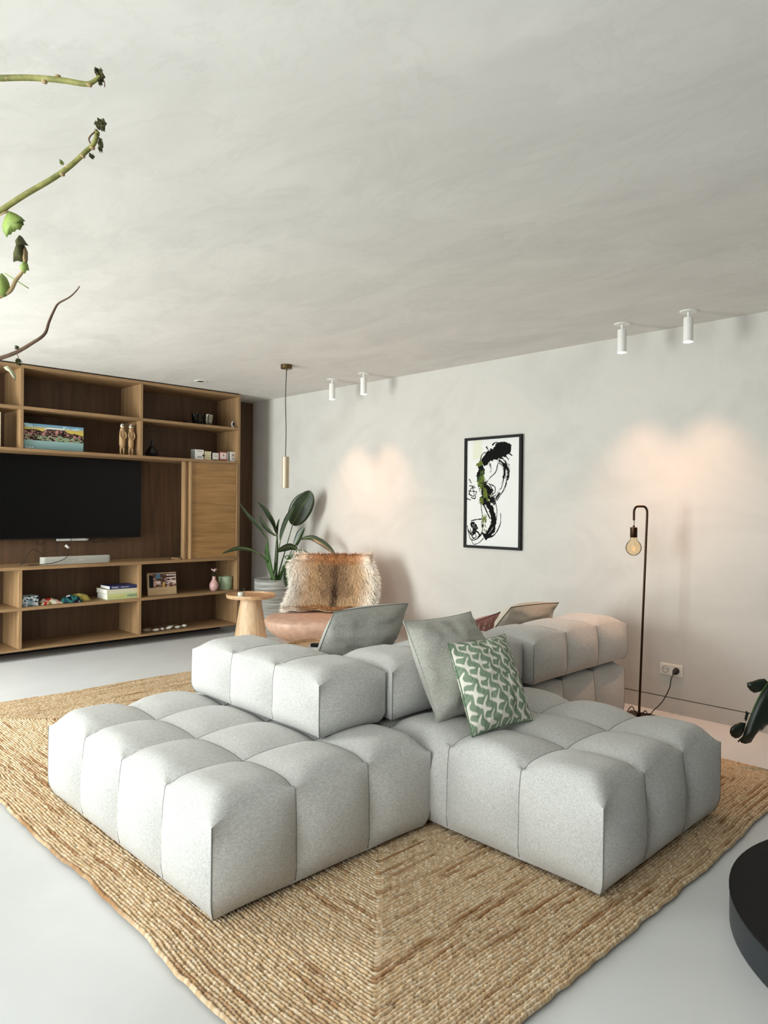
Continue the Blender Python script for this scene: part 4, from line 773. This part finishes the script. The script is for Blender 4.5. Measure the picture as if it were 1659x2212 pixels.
mk('pages', obox(b0+dv*.075+np.array([0, 0, .006]), dv, dw, (0, 0, 1), .15, .10, .016), M_WHITE, bk); mk('cover', obox(b0+dv*.075+np.array([0, 0, .0155]), dv, dw, (0, 0, 1), .152, .102, .003), plain('grey_cover', 'b7b7b4', .6), bk)
rm = thing('remote_control', 'black remote control resting on the white notebook', 'remote', tuple(b0+dv*.085+np.array([0, 0, .017])))
mk('case', obox(b0+dv*.085+np.array([0, 0, .0275]), dv, dw, (0, 0, 1), .14, .045, .02), M_BLACK, rm, bevel=.006)
for k in range(4): mk('button', obox(b0+dv*(.04+k*.025)+np.array([0, 0, .0385]), dv, dw, (0, 0, 1), .012, .02, .003), M_RUBBER, rm)
# ------------------------------------------------------------------ ribbed pot with strelitzia
pc = (.83, -.255); t = NT('ribbed_grey_pot'); n1 = t.noise(t.coords((3, 3, 70)), 1, 4, .6, .3); t.color(t.ramp(n1, [(.35, lin('6f6f6b')), (.5, lin('94948f')), (.68, lin('b6b5b0'))])); t.bump(n1, .5, .01); t.set(Roughness=.85); M_POT = t.m
po = thing('plant_pot', 'tall grey ribbed plant pot by the wall corner', 'pot', (*pc, 0)); prf = []
for k in range(41):
    z = k/40*.60; r = .152+(.213-.152)*(1-(1-k/40)**2.0); prf.append((r+(.0016 if k % 2 else 0), z))
mk('body', lathe(prf+[(.208, .604), (.196, .60), (.19, .55)], (*pc, 0), 56, False), M_POT, po, True, 70); mk('base', lathe([(.152, 0), (.152, .01)], (*pc, 0), 40), M_POT, po); mk('soil', lathe([(.188, .54), (.188, .56), (.12, .572), (.01, .575)], (*pc, 0), 32), M_SOIL, po, True)
pl = thing('strelitzia_plant', 'green strelitzia with long arching leaves in the ribbed pot', 'plant', (*pc, .57))
def leafmesh(sp, hw, wdir, n=26, fold=.25, prof=None, tear=None, m=9):
    P = smoothpath(sp, n); T = np.gradient(P, axis=0); T /= np.linalg.norm(T, axis=1)[:, None]; t_ = np.linspace(0, 1, n); W = np.array(wdir, float)
    pr = (np.sin(np.pi*np.clip(t_*.97+.02, 0, 1))**.75*(1-.15*t_)) if prof is None else np.interp(t_, *prof)
    cs = np.linspace(-1, 1, m); V = []
    for i in range(n):
        w = W-T[i]*(W@T[i]); w /= np.linalg.norm(w); nn = np.cross(T[i], w)
        for q in cs: V.append(P[i]+w*q*hw*pr[i]+nn*abs(q)*hw*pr[i]*fold+nn*.0012*math.sin(i*2.2)*abs(q))
    return (np.array(V), gridfaces(n, m)), P
def leaf(parent, px, hwpx, dep, stem=None, fold=.25, wd=None, mat=None, prof=None, rib=True):
    """blade along picture points at the given distances; stem = points from the soil"""
    dp = np.interp(np.linspace(0, 1, len(px)), np.linspace(0, 1, len(dep)), dep); sp = [atd(x, y, d) for (x, y), d in zip(px, dp)]
    tdir = sp[-1]-sp[0]; w0 = np.cross(tdir, fw); w0 /= np.linalg.norm(w0)
    if wd: w0 = w0*wd[0]+fw*wd[1]; w0 /= np.linalg.norm(w0)
    g_, P = leafmesh(sp, hwpx/FPX*float(np.mean(dp)), w0, fold=fold, prof=prof)
    lf = mk('leaf', g_, mat or M_LEAF, parent, True, solid=.0012)
    if rib: mk('midrib', tube(P, [.0045, .003, .0008], 6), M_RIB, lf, True)
    if stem is not None:
        b_ = np.array([pc[0]+stem[0], pc[1]+stem[1], .565]); mid = [atd(x, y, d) for x, y, d in stem[2]] if len(stem) > 2 else [b_*.5+sp[0]*.5]
        mk('stalk', tube(smoothpath([b_]+mid+[sp[0]], 20), [.010, .006, .0045], 8), M_STALK, lf, True)
    return lf
d0 = depth_of((pc[0], pc[1], 1.0))
leaf(pl, [(632, 1134), (640, 1118), (652, 1095), (664, 1075), (670, 1060)], 26, [d0-.25, d0-.3, d0-.35], (.03, .0), .12)
leaf(pl, [(606, 1168), (612, 1150), (622, 1125), (632, 1105), (637, 1092)], 11, [d0-.35, d0-.4], (.0, -.03), .5, (.55, .8))
leaf(pl, [(600, 1158), (594, 1132), (584, 1112), (572, 1096), (556, 1083)], 9, [d0-.2, d0-.25], (-.01, .02), .5, (.7, .7))
leaf(pl, [(598, 1158), (586, 1148), (574, 1135), (566, 1122), (563, 1113)], 7, [d0-.3, d0-.35], (-.02, .0), .5, (.7, .7))
leaf(pl, [(578, 1164), (566, 1142), (548, 1122), (532, 1104), (518, 1086)], 8, [d0-.3, d0-.35], (-.03, -.01), .5, (.6, .8))
leaf(pl, [(594, 1256), (588, 1225), (582, 1195), (578, 1170)], 12, [d0-.2, d0-.3], None, .6, (.6, .8), M_STALK)
leaf(pl, [(601, 1190), (600, 1150), (602, 1130), (604, 1121)], 4, [d0-.2, d0-.25], (.0, .02), .5, (.7, .7))
leaf(pl, [(635, 1180), (645, 1165), (652, 1150), (658, 1140)], 11, [d0-.45, d0-.5], (.05, -.02), .35, (.8, .6))
leaf(pl, [(650, 1165), (672, 1162), (694, 1172), (712, 1186), (724, 1198)], 8, [d0-.5, d0-.6], (.06, -.03), .3, (.9, .4))
leaf(pl, [(643, 1187), (628, 1180), (612, 1184), (597, 1192)], 9, [d0-.55, d0-.6], (.04, -.05), .35, (.9, .4))
leaf(pl, [(560, 1196), (540, 1186), (515, 1183), (498, 1188), (480, 1195)], 6, [d0-.35, d0-.4], (-.05, .0, [(590, 1238, d0-.1), (577, 1212, d0-.25)]), .4, (.8, .6))
leaf(pl, [(618, 1228), (620, 1245), (624, 1262), (626, 1275)], 11, [d0-.6, d0-.62], (.07, -.04, [(606, 1240, d0-.2), (612, 1222, d0-.5)]), .3)
for x, y, (px, py) in ((.02, .03, (676, 1202)), (.05, .02, (640, 1218))):
    b_ = np.array([pc[0]+x, pc[1]+y, .565]); mk('stalk', tube(smoothpath([b_, atd(625, 1205, d0-.2), atd(px-25, py-14, d0-.3), atd(px, py, d0-.38)], 20), [.009, .005, .004], 8), M_STALK, pl, True)
# ------------------------------------------------------------------ leather lounge chair with fur
dc = 6.12; cc_ = atd(713, 1330, dc); fwd = -fw*np.array([1, 1, 0]); fwd /= np.linalg.norm(fwd); rgt = np.array([-fwd[1], fwd[0], 0]); C0 = np.array([cc_[0], cc_[1], 0])
rgt = rt*np.array([1, 1, 0]); rgt /= np.linalg.norm(rgt); zs = float(cc_[2])+.005
ch = thing('lounge_chair', 'tan leather lounge chair with a wide shell seat under a fur throw', 'chair', (C0[0], C0[1], 0))
def chp(x, y, z): return C0+rgt*x+fwd*y+np.array([0, 0, z])
# seat: flat domed top, boat-shaped underside
def shell(a, b_, zt, sag, dome, n=40, m=14, yo=0.0):
    V = [];
    for k in range(m+1):
        q = k/m; ph = -math.pi/2+math.pi*q
        for i in range(n):
            an = 2*math.pi*i/n; ex = math.copysign(abs(math.cos(an))**.8, math.cos(an)); ey = math.copysign(abs(math.sin(an))**.8, math.sin(an)); r = max(.002, math.cos(ph))**(.95 if ph < 0 else .40)
            z = zt+(math.sin(ph)*sag if ph < 0 else math.sin(ph)*dome); V.append(chp(ex*r*a, ey*r*b_+yo, z))
    F = [(k*n+i, k*n+(i+1) % n, (k+1)*n+(i+1) % n, (k+1)*n+i) for k in range(m) for i in range(n)]; return V, F+[tuple(reversed(range(n))), tuple(range(m*n, m*n+n))]
mk('seat', shell(.56, .41, zs-.035, .225, .045), M_LEATHER, ch, True)
mk('seat_piping', tube([chp(.548*math.copysign(abs(math.cos(a))**.8, math.cos(a))*.90, .41*math.copysign(abs(math.sin(a))**.8, math.sin(a))*.90, zs-.115) for a in np.linspace(0, 6.283, 60)], .006, 6), plain('leather_piping', 'a37c66', .5), ch, True)
# backrest: a curved padded panel
def bk_pt(u, v, off=0.0):
    x = (u-.5)*.72*(1-.06*v); z = zs-.02+v*.475; y = -.27-.17*v**1.3+.10*(2*abs(u-.5))**2.2+off; return chp(x, y, z)
U_, V_ = np.meshgrid(np.linspace(0, 1, 17), np.linspace(0, 1, 15), indexing='ij')
def edge(u, v): return max(0, 1-abs(2*u-1)**6)**.5*max(0, 1-abs(2*v-1)**6)**.5
fr_ = [bk_pt(u, v, .05*edge(u, v)) for u, v in zip(U_.ravel(), V_.ravel())]; bk_ = [bk_pt(u, v, -.05*edge(u, v)) for u, v in zip(U_.ravel(), V_.ravel())]
mk('backrest', weld(join((fr_, gridfaces(17, 15)), (bk_, gridfaces(17, 15, flip=True))), 1e-3), M_LEATHER, ch, True)
mk('swivel_stem', tube([chp(0, -.02, RUGZ+.012), chp(0, -.02, zs-.20)], .03, 16), M_STEEL, ch, True, 40); mk('base_disc', ([tuple(chp(p[0], p[1]-.02, p[2]+RUGZ)) for p in lathe([(.27, 0), (.27, .006), (.25, .012), (.03, .016)], (0, 0, 0), 48)[0]], lathe([(.27, 0), (.27, .006), (.25, .012), (.03, .016)], (0, 0, 0), 48)[1]), M_STEEL, ch, True, 40)
# fur throw: hide hung over the backrest, spilling on the seat
fur = thing('fur_throw', 'brown and cream fur hide draped over the leather chair back', 'throw', tuple(chp(0, -.2, zs+.02)))
def hide(u, v):
    """v 0 on the seat, .85 top edge, 1 behind; u across"""
    x = (u-.5)*(.78-.08*np.clip(v, 0, .85))*(1+.06*math.sin(v*9+u*3))
    if v < .16: q = v/.16; p = chp(x*1.02, -.06-.135*q+.02*math.sin(u*14), zs+.028+.02*q+.006*math.sin(u*23))
    elif v < .86:
        q = (v-.16)/.70; uu = (u-.5)*1.08+.5; b2 = bk_pt(min(max(uu, 0), 1), .06+.94*q, .064); p = np.array(b2)+rgt*(x-(b2-C0)@rgt)
        ov = max(0, abs(uu-.5)-.5); p = p-fwd*ov*.5
    else: q = (v-.86)/.14; b2 = bk_pt(u, 1.0, .064-.128*min(1, q*1.4)); p = np.array(b2)+np.array([0, 0, .035*math.sin(math.pi*min(1, q*1.2))-.16*max(0, q-.5)])
    return np.array(p)
nu, nv = 36, 44; HU, HV = np.meshgrid(np.linspace(0, 1, nu), np.linspace(0, 1, nv), indexing='ij'); HP = np.array([hide(u, v) for u, v in zip(HU.ravel(), HV.ravel())])
def furcol(u, v):
    u = np.asarray(u, float); v = np.asarray(v, float); n = fbm(u*7, v*7, 3, 3); n2 = fbm(u*18, v*12, 9, 2); d = np.abs(u-.52+.05*(n-.5))
    cream = np.array(lin('f4ecdf')); tan = np.array(lin('d0b28c')); brown = np.array(lin('876c52')); dark = np.array(lin('3a2b20')); rust = np.array(lin('b27c4e'))
    k = np.clip((.44-d+.16*(n-.5))/.16, 0, 1)[..., None]; col = cream*(1-k)+tan*k
    k = (np.clip((.25-d+.22*(n2-.5))/.12, 0, 1)*np.clip((v-.25)/.15, 0, 1))[..., None]*.8; col = col*(1-k)+brown*k
    k = (np.clip((.065-d+.05*(n2-.5))/.05, 0, 1)*np.clip((v-.15)/.1, 0, 1)*(.55+.45*np.exp(-((v-.38)/.16)**2)))[..., None]; col = col*(1-k)+dark*k
    k = np.clip((v-.80)/.06, 0, .6)[..., None]*np.clip((.4-d)/.1, 0, 1)[..., None]; col = col*(1-k)+rust*k
    k = (np.exp(-((v-.12)/.05)**2)*.5*np.clip((.3-np.abs(u-.35))/.1, 0, 1))[..., None]; col = col*(1-k)+rust*k
    return col*(.82+.36*n2[..., None])
mk('hide', (HP, gridfaces(nu, nv)), M_FUR, fur, True, cols=furcol(HU.ravel(), HV.ravel()), solid=.006)
G = HP.reshape(nu, nv, 3); NH = 16000; FV, FF, FC = [], [], []
ru = rng.random(NH); rv = rng.random(NH)**.92; ru[:1500] = (rng.random(1500)**3)*.05; ru[1500:3000] = 1-(rng.random(1500)**3)*.05; rv[3000:4200] = rng.random(1200)*.04
cf = furcol(ru, rv)
for k in range(NH):
    a, b_ = ru[k]*(nu-1.001), rv[k]*(nv-1.001); i, j = int(a), int(b_); p = G[i, j]; du = G[i+1, j]-p; dvv = G[i, j+1]-p; p = p+du*(a-i)+dvv*(b_-j)
    nn = np.cross(dvv, du); ln = np.linalg.norm(nn)+1e-9; nn /= ln
    if nn@fwd < 0 and rv[k] < .86: nn = -nn
    if rv[k] >= .86: nn = np.array([0, 0, 1.0])*.8-fwd*.2
    dn = -dvv/(np.linalg.norm(dvv)+1e-9); sd = rgt*((ru[k]-.5)*1.3+rng.normal()*.35); dr = nn*(.35+.25*rng.random())+dn*(.7+.3*rng.random())+sd; dr /= np.linalg.norm(dr); L = .03+.035*rng.random()*(1.5 if abs(ru[k]-.5) > .4 else 1)
    w = np.cross(dr, nn); w /= np.linalg.norm(w)+1e-9; w *= .0019; m0 = len(FV); q1 = p+dr*L*.55+nn*.004; q2 = p+dr*L-nn*.002
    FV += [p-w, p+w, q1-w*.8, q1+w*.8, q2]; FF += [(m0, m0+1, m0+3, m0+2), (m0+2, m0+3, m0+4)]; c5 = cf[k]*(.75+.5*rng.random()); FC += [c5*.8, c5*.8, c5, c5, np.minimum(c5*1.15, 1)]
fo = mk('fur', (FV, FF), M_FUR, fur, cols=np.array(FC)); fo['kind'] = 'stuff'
# ------------------------------------------------------------------ second strelitzia standing outside the frame at the right
pr = (6.42, -.42); p2 = thing('plant_pot', 'dark round plant pot on the floor just outside the right edge', 'pot', (*pr, 0)); mk('body', lathe([(.14, 0), (.15, .004), (.19, .36), (.19, .38), (.175, .38), (.165, .30)], (*pr, 0), 40, False), plain('dark_pot', '2e2e2d', .7), p2, True, 50); mk('soil', lathe([(.17, .30), (.168, .33), (.02, .345)], (*pr, 0), 28), M_SOIL, p2, True)
s2 = thing('drooping_strelitzia', 'dark green torn strelitzia leaf drooping in at the right edge', 'plant', (*pr, .34)); dl = depth_of(at(1620, 1540, 1, -.72))
rib = [atd(x, y, dl-.0) for x, y in ((1705, 1440), (1680, 1452), (1659, 1474), (1640, 1505), (1624, 1540), (1612, 1572), (1603, 1602))]
def blade(poly, bend, nm='leaf'):
    """one torn lobe: outline in picture points at the leaf's own distance, bulged a little, with thickness"""
    P = np.array([atd(x, y, dl) for x, y in poly]); c_ = P.mean(0); V = list(P); k = len(P); V2 = [c_+(p-c_)*.55-fw*bend*.6 for p in P]; V += V2+[c_-fw*bend]
    F = [(i, (i+1) % k, k+(i+1) % k, k+i) for i in range(k)]+[(k+i, k+(i+1) % k, 2*k) for i in range(k)]; return mk(nm, (np.array(V), F), M_DARKLEAF, s2, True, solid=.0012)
blade([(1659, 1474), (1652, 1466), (1640, 1467), (1626, 1471), (1613, 1475), (1614, 1483), (1620, 1491), (1629, 1497), (1638, 1495), (1643, 1493), (1650, 1486)], .012)
blade([(1660, 1473), (1690, 1462), (1706, 1500), (1700, 1545), (1672, 1560), (1655, 1568), (1648, 1576), (1644, 1580), (1643, 1576), (1632, 1588), (1626, 1592), (1625, 1598), (1622, 1604), (1610, 1607), (1600, 1604), (1598, 1598), (1604, 1590), (1612, 1568), (1622, 1542), (1638, 1506)], .02)
blade([(1611, 1562), (1600, 1560), (1588, 1564), (1578, 1572), (1576, 1582), (1580, 1590), (1588, 1595), (1596, 1594), (1603, 1588), (1608, 1578)], .012)
blade([(1618, 1540), (1611, 1535), (1610, 1543), (1608, 1552), (1610, 1558), (1613, 1556)], .004); blade([(1602, 1592), (1598, 1596), (1593, 1601), (1595, 1604), (1600, 1599)], .003)
mk('midrib', tube(smoothpath(rib, 24), [.006, .004, .001], 8), M_STALK, s2, True); mk('stalk', tube(smoothpath([(pr[0], pr[1], .33), (pr[0]-.02, pr[1]-.05, .62), tuple(atd(1740, 1430, dl)), tuple(rib[0])], 24), [.012, .008, .006], 8), M_STALK, s2, True)
for k in range(4):
    an = k*1.7+.3; b_ = np.array([pr[0], pr[1], .33]); e = b_+np.array([.10+.10*math.cos(an), .05*math.sin(an)-.10, .75+.1*k]); tp_ = e+np.array([.12*math.cos(an)+.1, -.12+.06*math.sin(an), .38]); g_, P = leafmesh([e, e*.6+tp_*.4+np.array([0, 0, .03]), tp_], .07, np.cross(tp_-e, (.3, 1, .2))); lf = mk('leaf', g_, M_DARKLEAF, s2, True, solid=.0012); mk('stalk', tube(smoothpath([b_, (b_+e)/2+np.array([0, 0, .05]), e], 14), [.011, .006], 8), M_STALK, lf, True)
# ------------------------------------------------------------------ leggy vine in the near left foreground
vd = 1.12; vb = atd(-330, 1500, 1.05); vx, vy = float(vb[0]), float(vb[1])
vp = thing('leggy_plant', 'leggy green plant whose bare stems reach in from the left edge', 'plant', (vx, vy, .62))
ps_ = thing('plant_stand', 'tall white planter just outside the left edge', 'planter', (vx, vy, 0)); mk('body', lathe([(.10, 0), (.105, .004), (.135, .64), (.13, .65), (.12, .65), (.115, .56)], (vx, vy, 0), 36, False), M_WHITE, ps_, True, 50); mk('soil', lathe([(.116, .57), (.114, .60), (.01, .61)], (vx, vy, 0), 24), M_SOIL, ps_, True)
t = NT('green_stem'); n1 = t.noise(t.coords(), 45, 4, .6); t.color(t.ramp(n1, [(.35, lin('64652f')), (.6, lin('8a8847')), (.75, lin('a39c68'))])); t.bump(n1, .3, .002); t.set(Roughness=.6); M_STEM = t.m
M_BARK = plain('brown_bark', '5a4434', .85, 0, .3, 60, .4, 120); M_DRY = plain('dry_leaf', '4f4f2c', .8, 0, .4, 80); M_FRESH = plain('fresh_leaf', '879c4c', .55, 0, .25, 40); M_TWIG = plain('pale_twig', 'a48d66', .8, 0, .2, 60)
def stem(px, rad, mat, dd=vd, root_z=.6, nodes=()):
    sp = [atd(x, y, dd) for x, y in px]; s0 = sp[0]; base = [np.array([vx, vy, root_z]), np.array([vx, vy, max(root_z+.2, s0[2]-.45)])*.6+s0*.4+np.array([0, 0, -.05])]
    o = mk('stem', tube(smoothpath(base+sp, 70), rad, 10), mat, vp, True)
    for (x, y) in nodes:
        p = atd(x, y, dd); mk('node', ([tuple(p+np.array(q)) for q in lathe([(.0005, -.003), (.0046, -.001), (.0046, .001), (.0005, .003)], (0, 0, 0), 8)[0]], lathe([(.0005, -.003), (.0046, -.001), (.0046, .001), (.0005, .003)], (0, 0, 0), 8)[1]), M_TWIG, o, True)
    return o
stem([(-190, 330), (-120, 200), (-50, 172), (0, 169), (65, 168), (130, 173), (180, 181), (195, 180), (208, 172), (216, 165)], [.006, .0055, .005, .0047, .0045, .0035, .003], M_STEM, nodes=[(15, 171), (68, 166), (96, 177), (125, 165), (156, 177), (193, 184)])
stem([(-190, 640), (-110, 560), (-50, 500), (0, 457), (55, 420), (110, 388), (150, 360), (185, 328), (203, 310), (211, 285)], [.0055, .005, .0048, .0045, .0042, .0038, .0035], M_STEM, nodes=[(58, 418), (134, 377), (146, 362), (178, 338), (199, 320)])
stem([(-170, 760), (-90, 700), (-30, 655), (0, 640), (22, 628), (34, 606), (48, 588), (54, 575)], [.005, .0045, .004, .0035, .003, .002], M_TWIG)
stem([(-200, 880), (-120, 820), (-50, 790), (0, 774), (35, 761), (68, 742), (96, 722), (106, 695), (118, 668), (127, 655), (150, 642), (165, 628), (172, 618)], [.004, .0038, .0034, .003, .0024, .0018, .0012, .0008], M_BARK)
def crumple(px, py, w, h, m, seed, nm='shrivelled_leaf', dd=vd):
    r2 = np.random.default_rng(seed); n = 9; u, v = np.meshgrid(np.linspace(-1, 1, n), np.linspace(-1, 1, n), indexing='ij'); s = (1-.45*np.abs(v))*(1-.25*r2.random((n, n)))
    X = u*w/2*s; Y = v*h/2*(1-.2*r2.random((n, n))); Zd = (r2.random((n, n))-.5)*.012; c_ = atd(px, py, dd); k = dd/FPX
    P = c_+(X*k)[..., None]*rt+(Y*k)[..., None]*up+Zd[..., None]*fw; return mk(nm, (P.reshape(-1, 3), gridfaces(n, n)), m, vp, True, solid=.0008)
crumple(216, 162, 20, 28, M_DRY, 1); crumple(208, 154, 8, 12, M_DRY, 2); crumple(216, 177, 8, 14, M_DRY, 3)
crumple(217, 267, 30, 22, M_DRY, 4); crumple(222, 275, 12, 18, M_DRY, 5); crumple(217, 313, 14, 30, M_DRY, 6); crumple(198, 337, 12, 8, M_DRY, 7); crumple(133, 351, 9, 7, M_FRESH, 8); crumple(209, 289, 9, 18, M_STEM, 18)
mk('tendril', tube(smoothpath([atd(207, 283, vd), atd(196, 293, vd), atd(192, 302, vd), atd(197, 312, vd)], 12), .0012, 6), M_BARK, vp, True); mk('tendril', tube(smoothpath([atd(223, 170, vd), atd(226, 180, vd), atd(226, 188, vd)], 8), .0008, 5), M_BARK, vp, True)
# fresh serrated leaf
def outline(poly, m, nm, bend=.006, dd=vd):
    P = np.array([atd(x, y, dd) for x, y in poly]); c_ = P.mean(0); k = len(P); V = list(P)+[c_+(p-c_)*.5-fw*bend for p in P]+[c_-fw*bend*1.3]; F = [(i, (i+1) % k, k+(i+1) % k, k+i) for i in range(k)]+[(k+i, k+(i+1) % k, 2*k) for i in range(k)]; return mk(nm, (np.array(V), F), m, vp, True, solid=.0008)
outline([(18, 456), (10, 470), (5, 488), (7, 500), (10, 505), (15, 513), (19, 506), (24, 507), (27, 500), (32, 501), (36, 495), (44, 497), (48, 488), (52, 486), (50, 478), (55, 478), (46, 469), (35, 462), (25, 458)], M_FRESH, 'leaf')
mk('leaf_stalk', tube([atd(0, 464, vd), atd(8, 460, vd), atd(18, 456, vd)], .0016, 6), M_TWIG, vp, True)
outline([(42, 508), (37, 515), (42, 526), (38, 540), (33, 556), (29, 566), (38, 563), (47, 566), (53, 560), (55, 545), (52, 530), (56, 528), (62, 531), (56, 524), (48, 512)], M_DRY, 'leaf', .012); outline([(54, 530), (60, 545), (60, 562), (56, 575), (51, 566), (54, 548)], M_TWIG, 'leaf', .006); outline([(52, 562), (60, 570), (63, 585), (58, 583), (54, 592), (46, 584), (42, 576), (48, 572)], M_FRESH, 'leaf', .006)
outline([(-6, 598), (4, 590), (14, 600), (20, 612), (22, 628), (14, 640), (2, 644), (-8, 640)], M_FRESH, 'leaf', .01); outline([(8, 634), (16, 632), (14, 640), (6, 640)], M_DRY, 'leaf', .003)
mk('tendril', tube([atd(10, 590, vd), atd(35, 606, vd), atd(62, 623, vd)], .0008, 5), M_FRESH, vp, True)
crumple(37, 751, 8, 8, M_DRY, 11); crumple(40, 782, 12, 14, M_DRY, 12); mk('tendril', tube([atd(35, 762, vd), atd(40, 772, vd), atd(39, 778, vd)], .0006, 5), M_BARK, vp, True)
M_PALEL = plain('withered_pale_leaf', 'c3c2a2', .8, 0, .2, 80); outline([(8, 793), (16, 790), (22, 795), (27, 800), (32, 808), (35, 818), (34, 822), (31, 816), (26, 806), (19, 799), (12, 798)], M_PALEL, 'withered_leaf', .004)
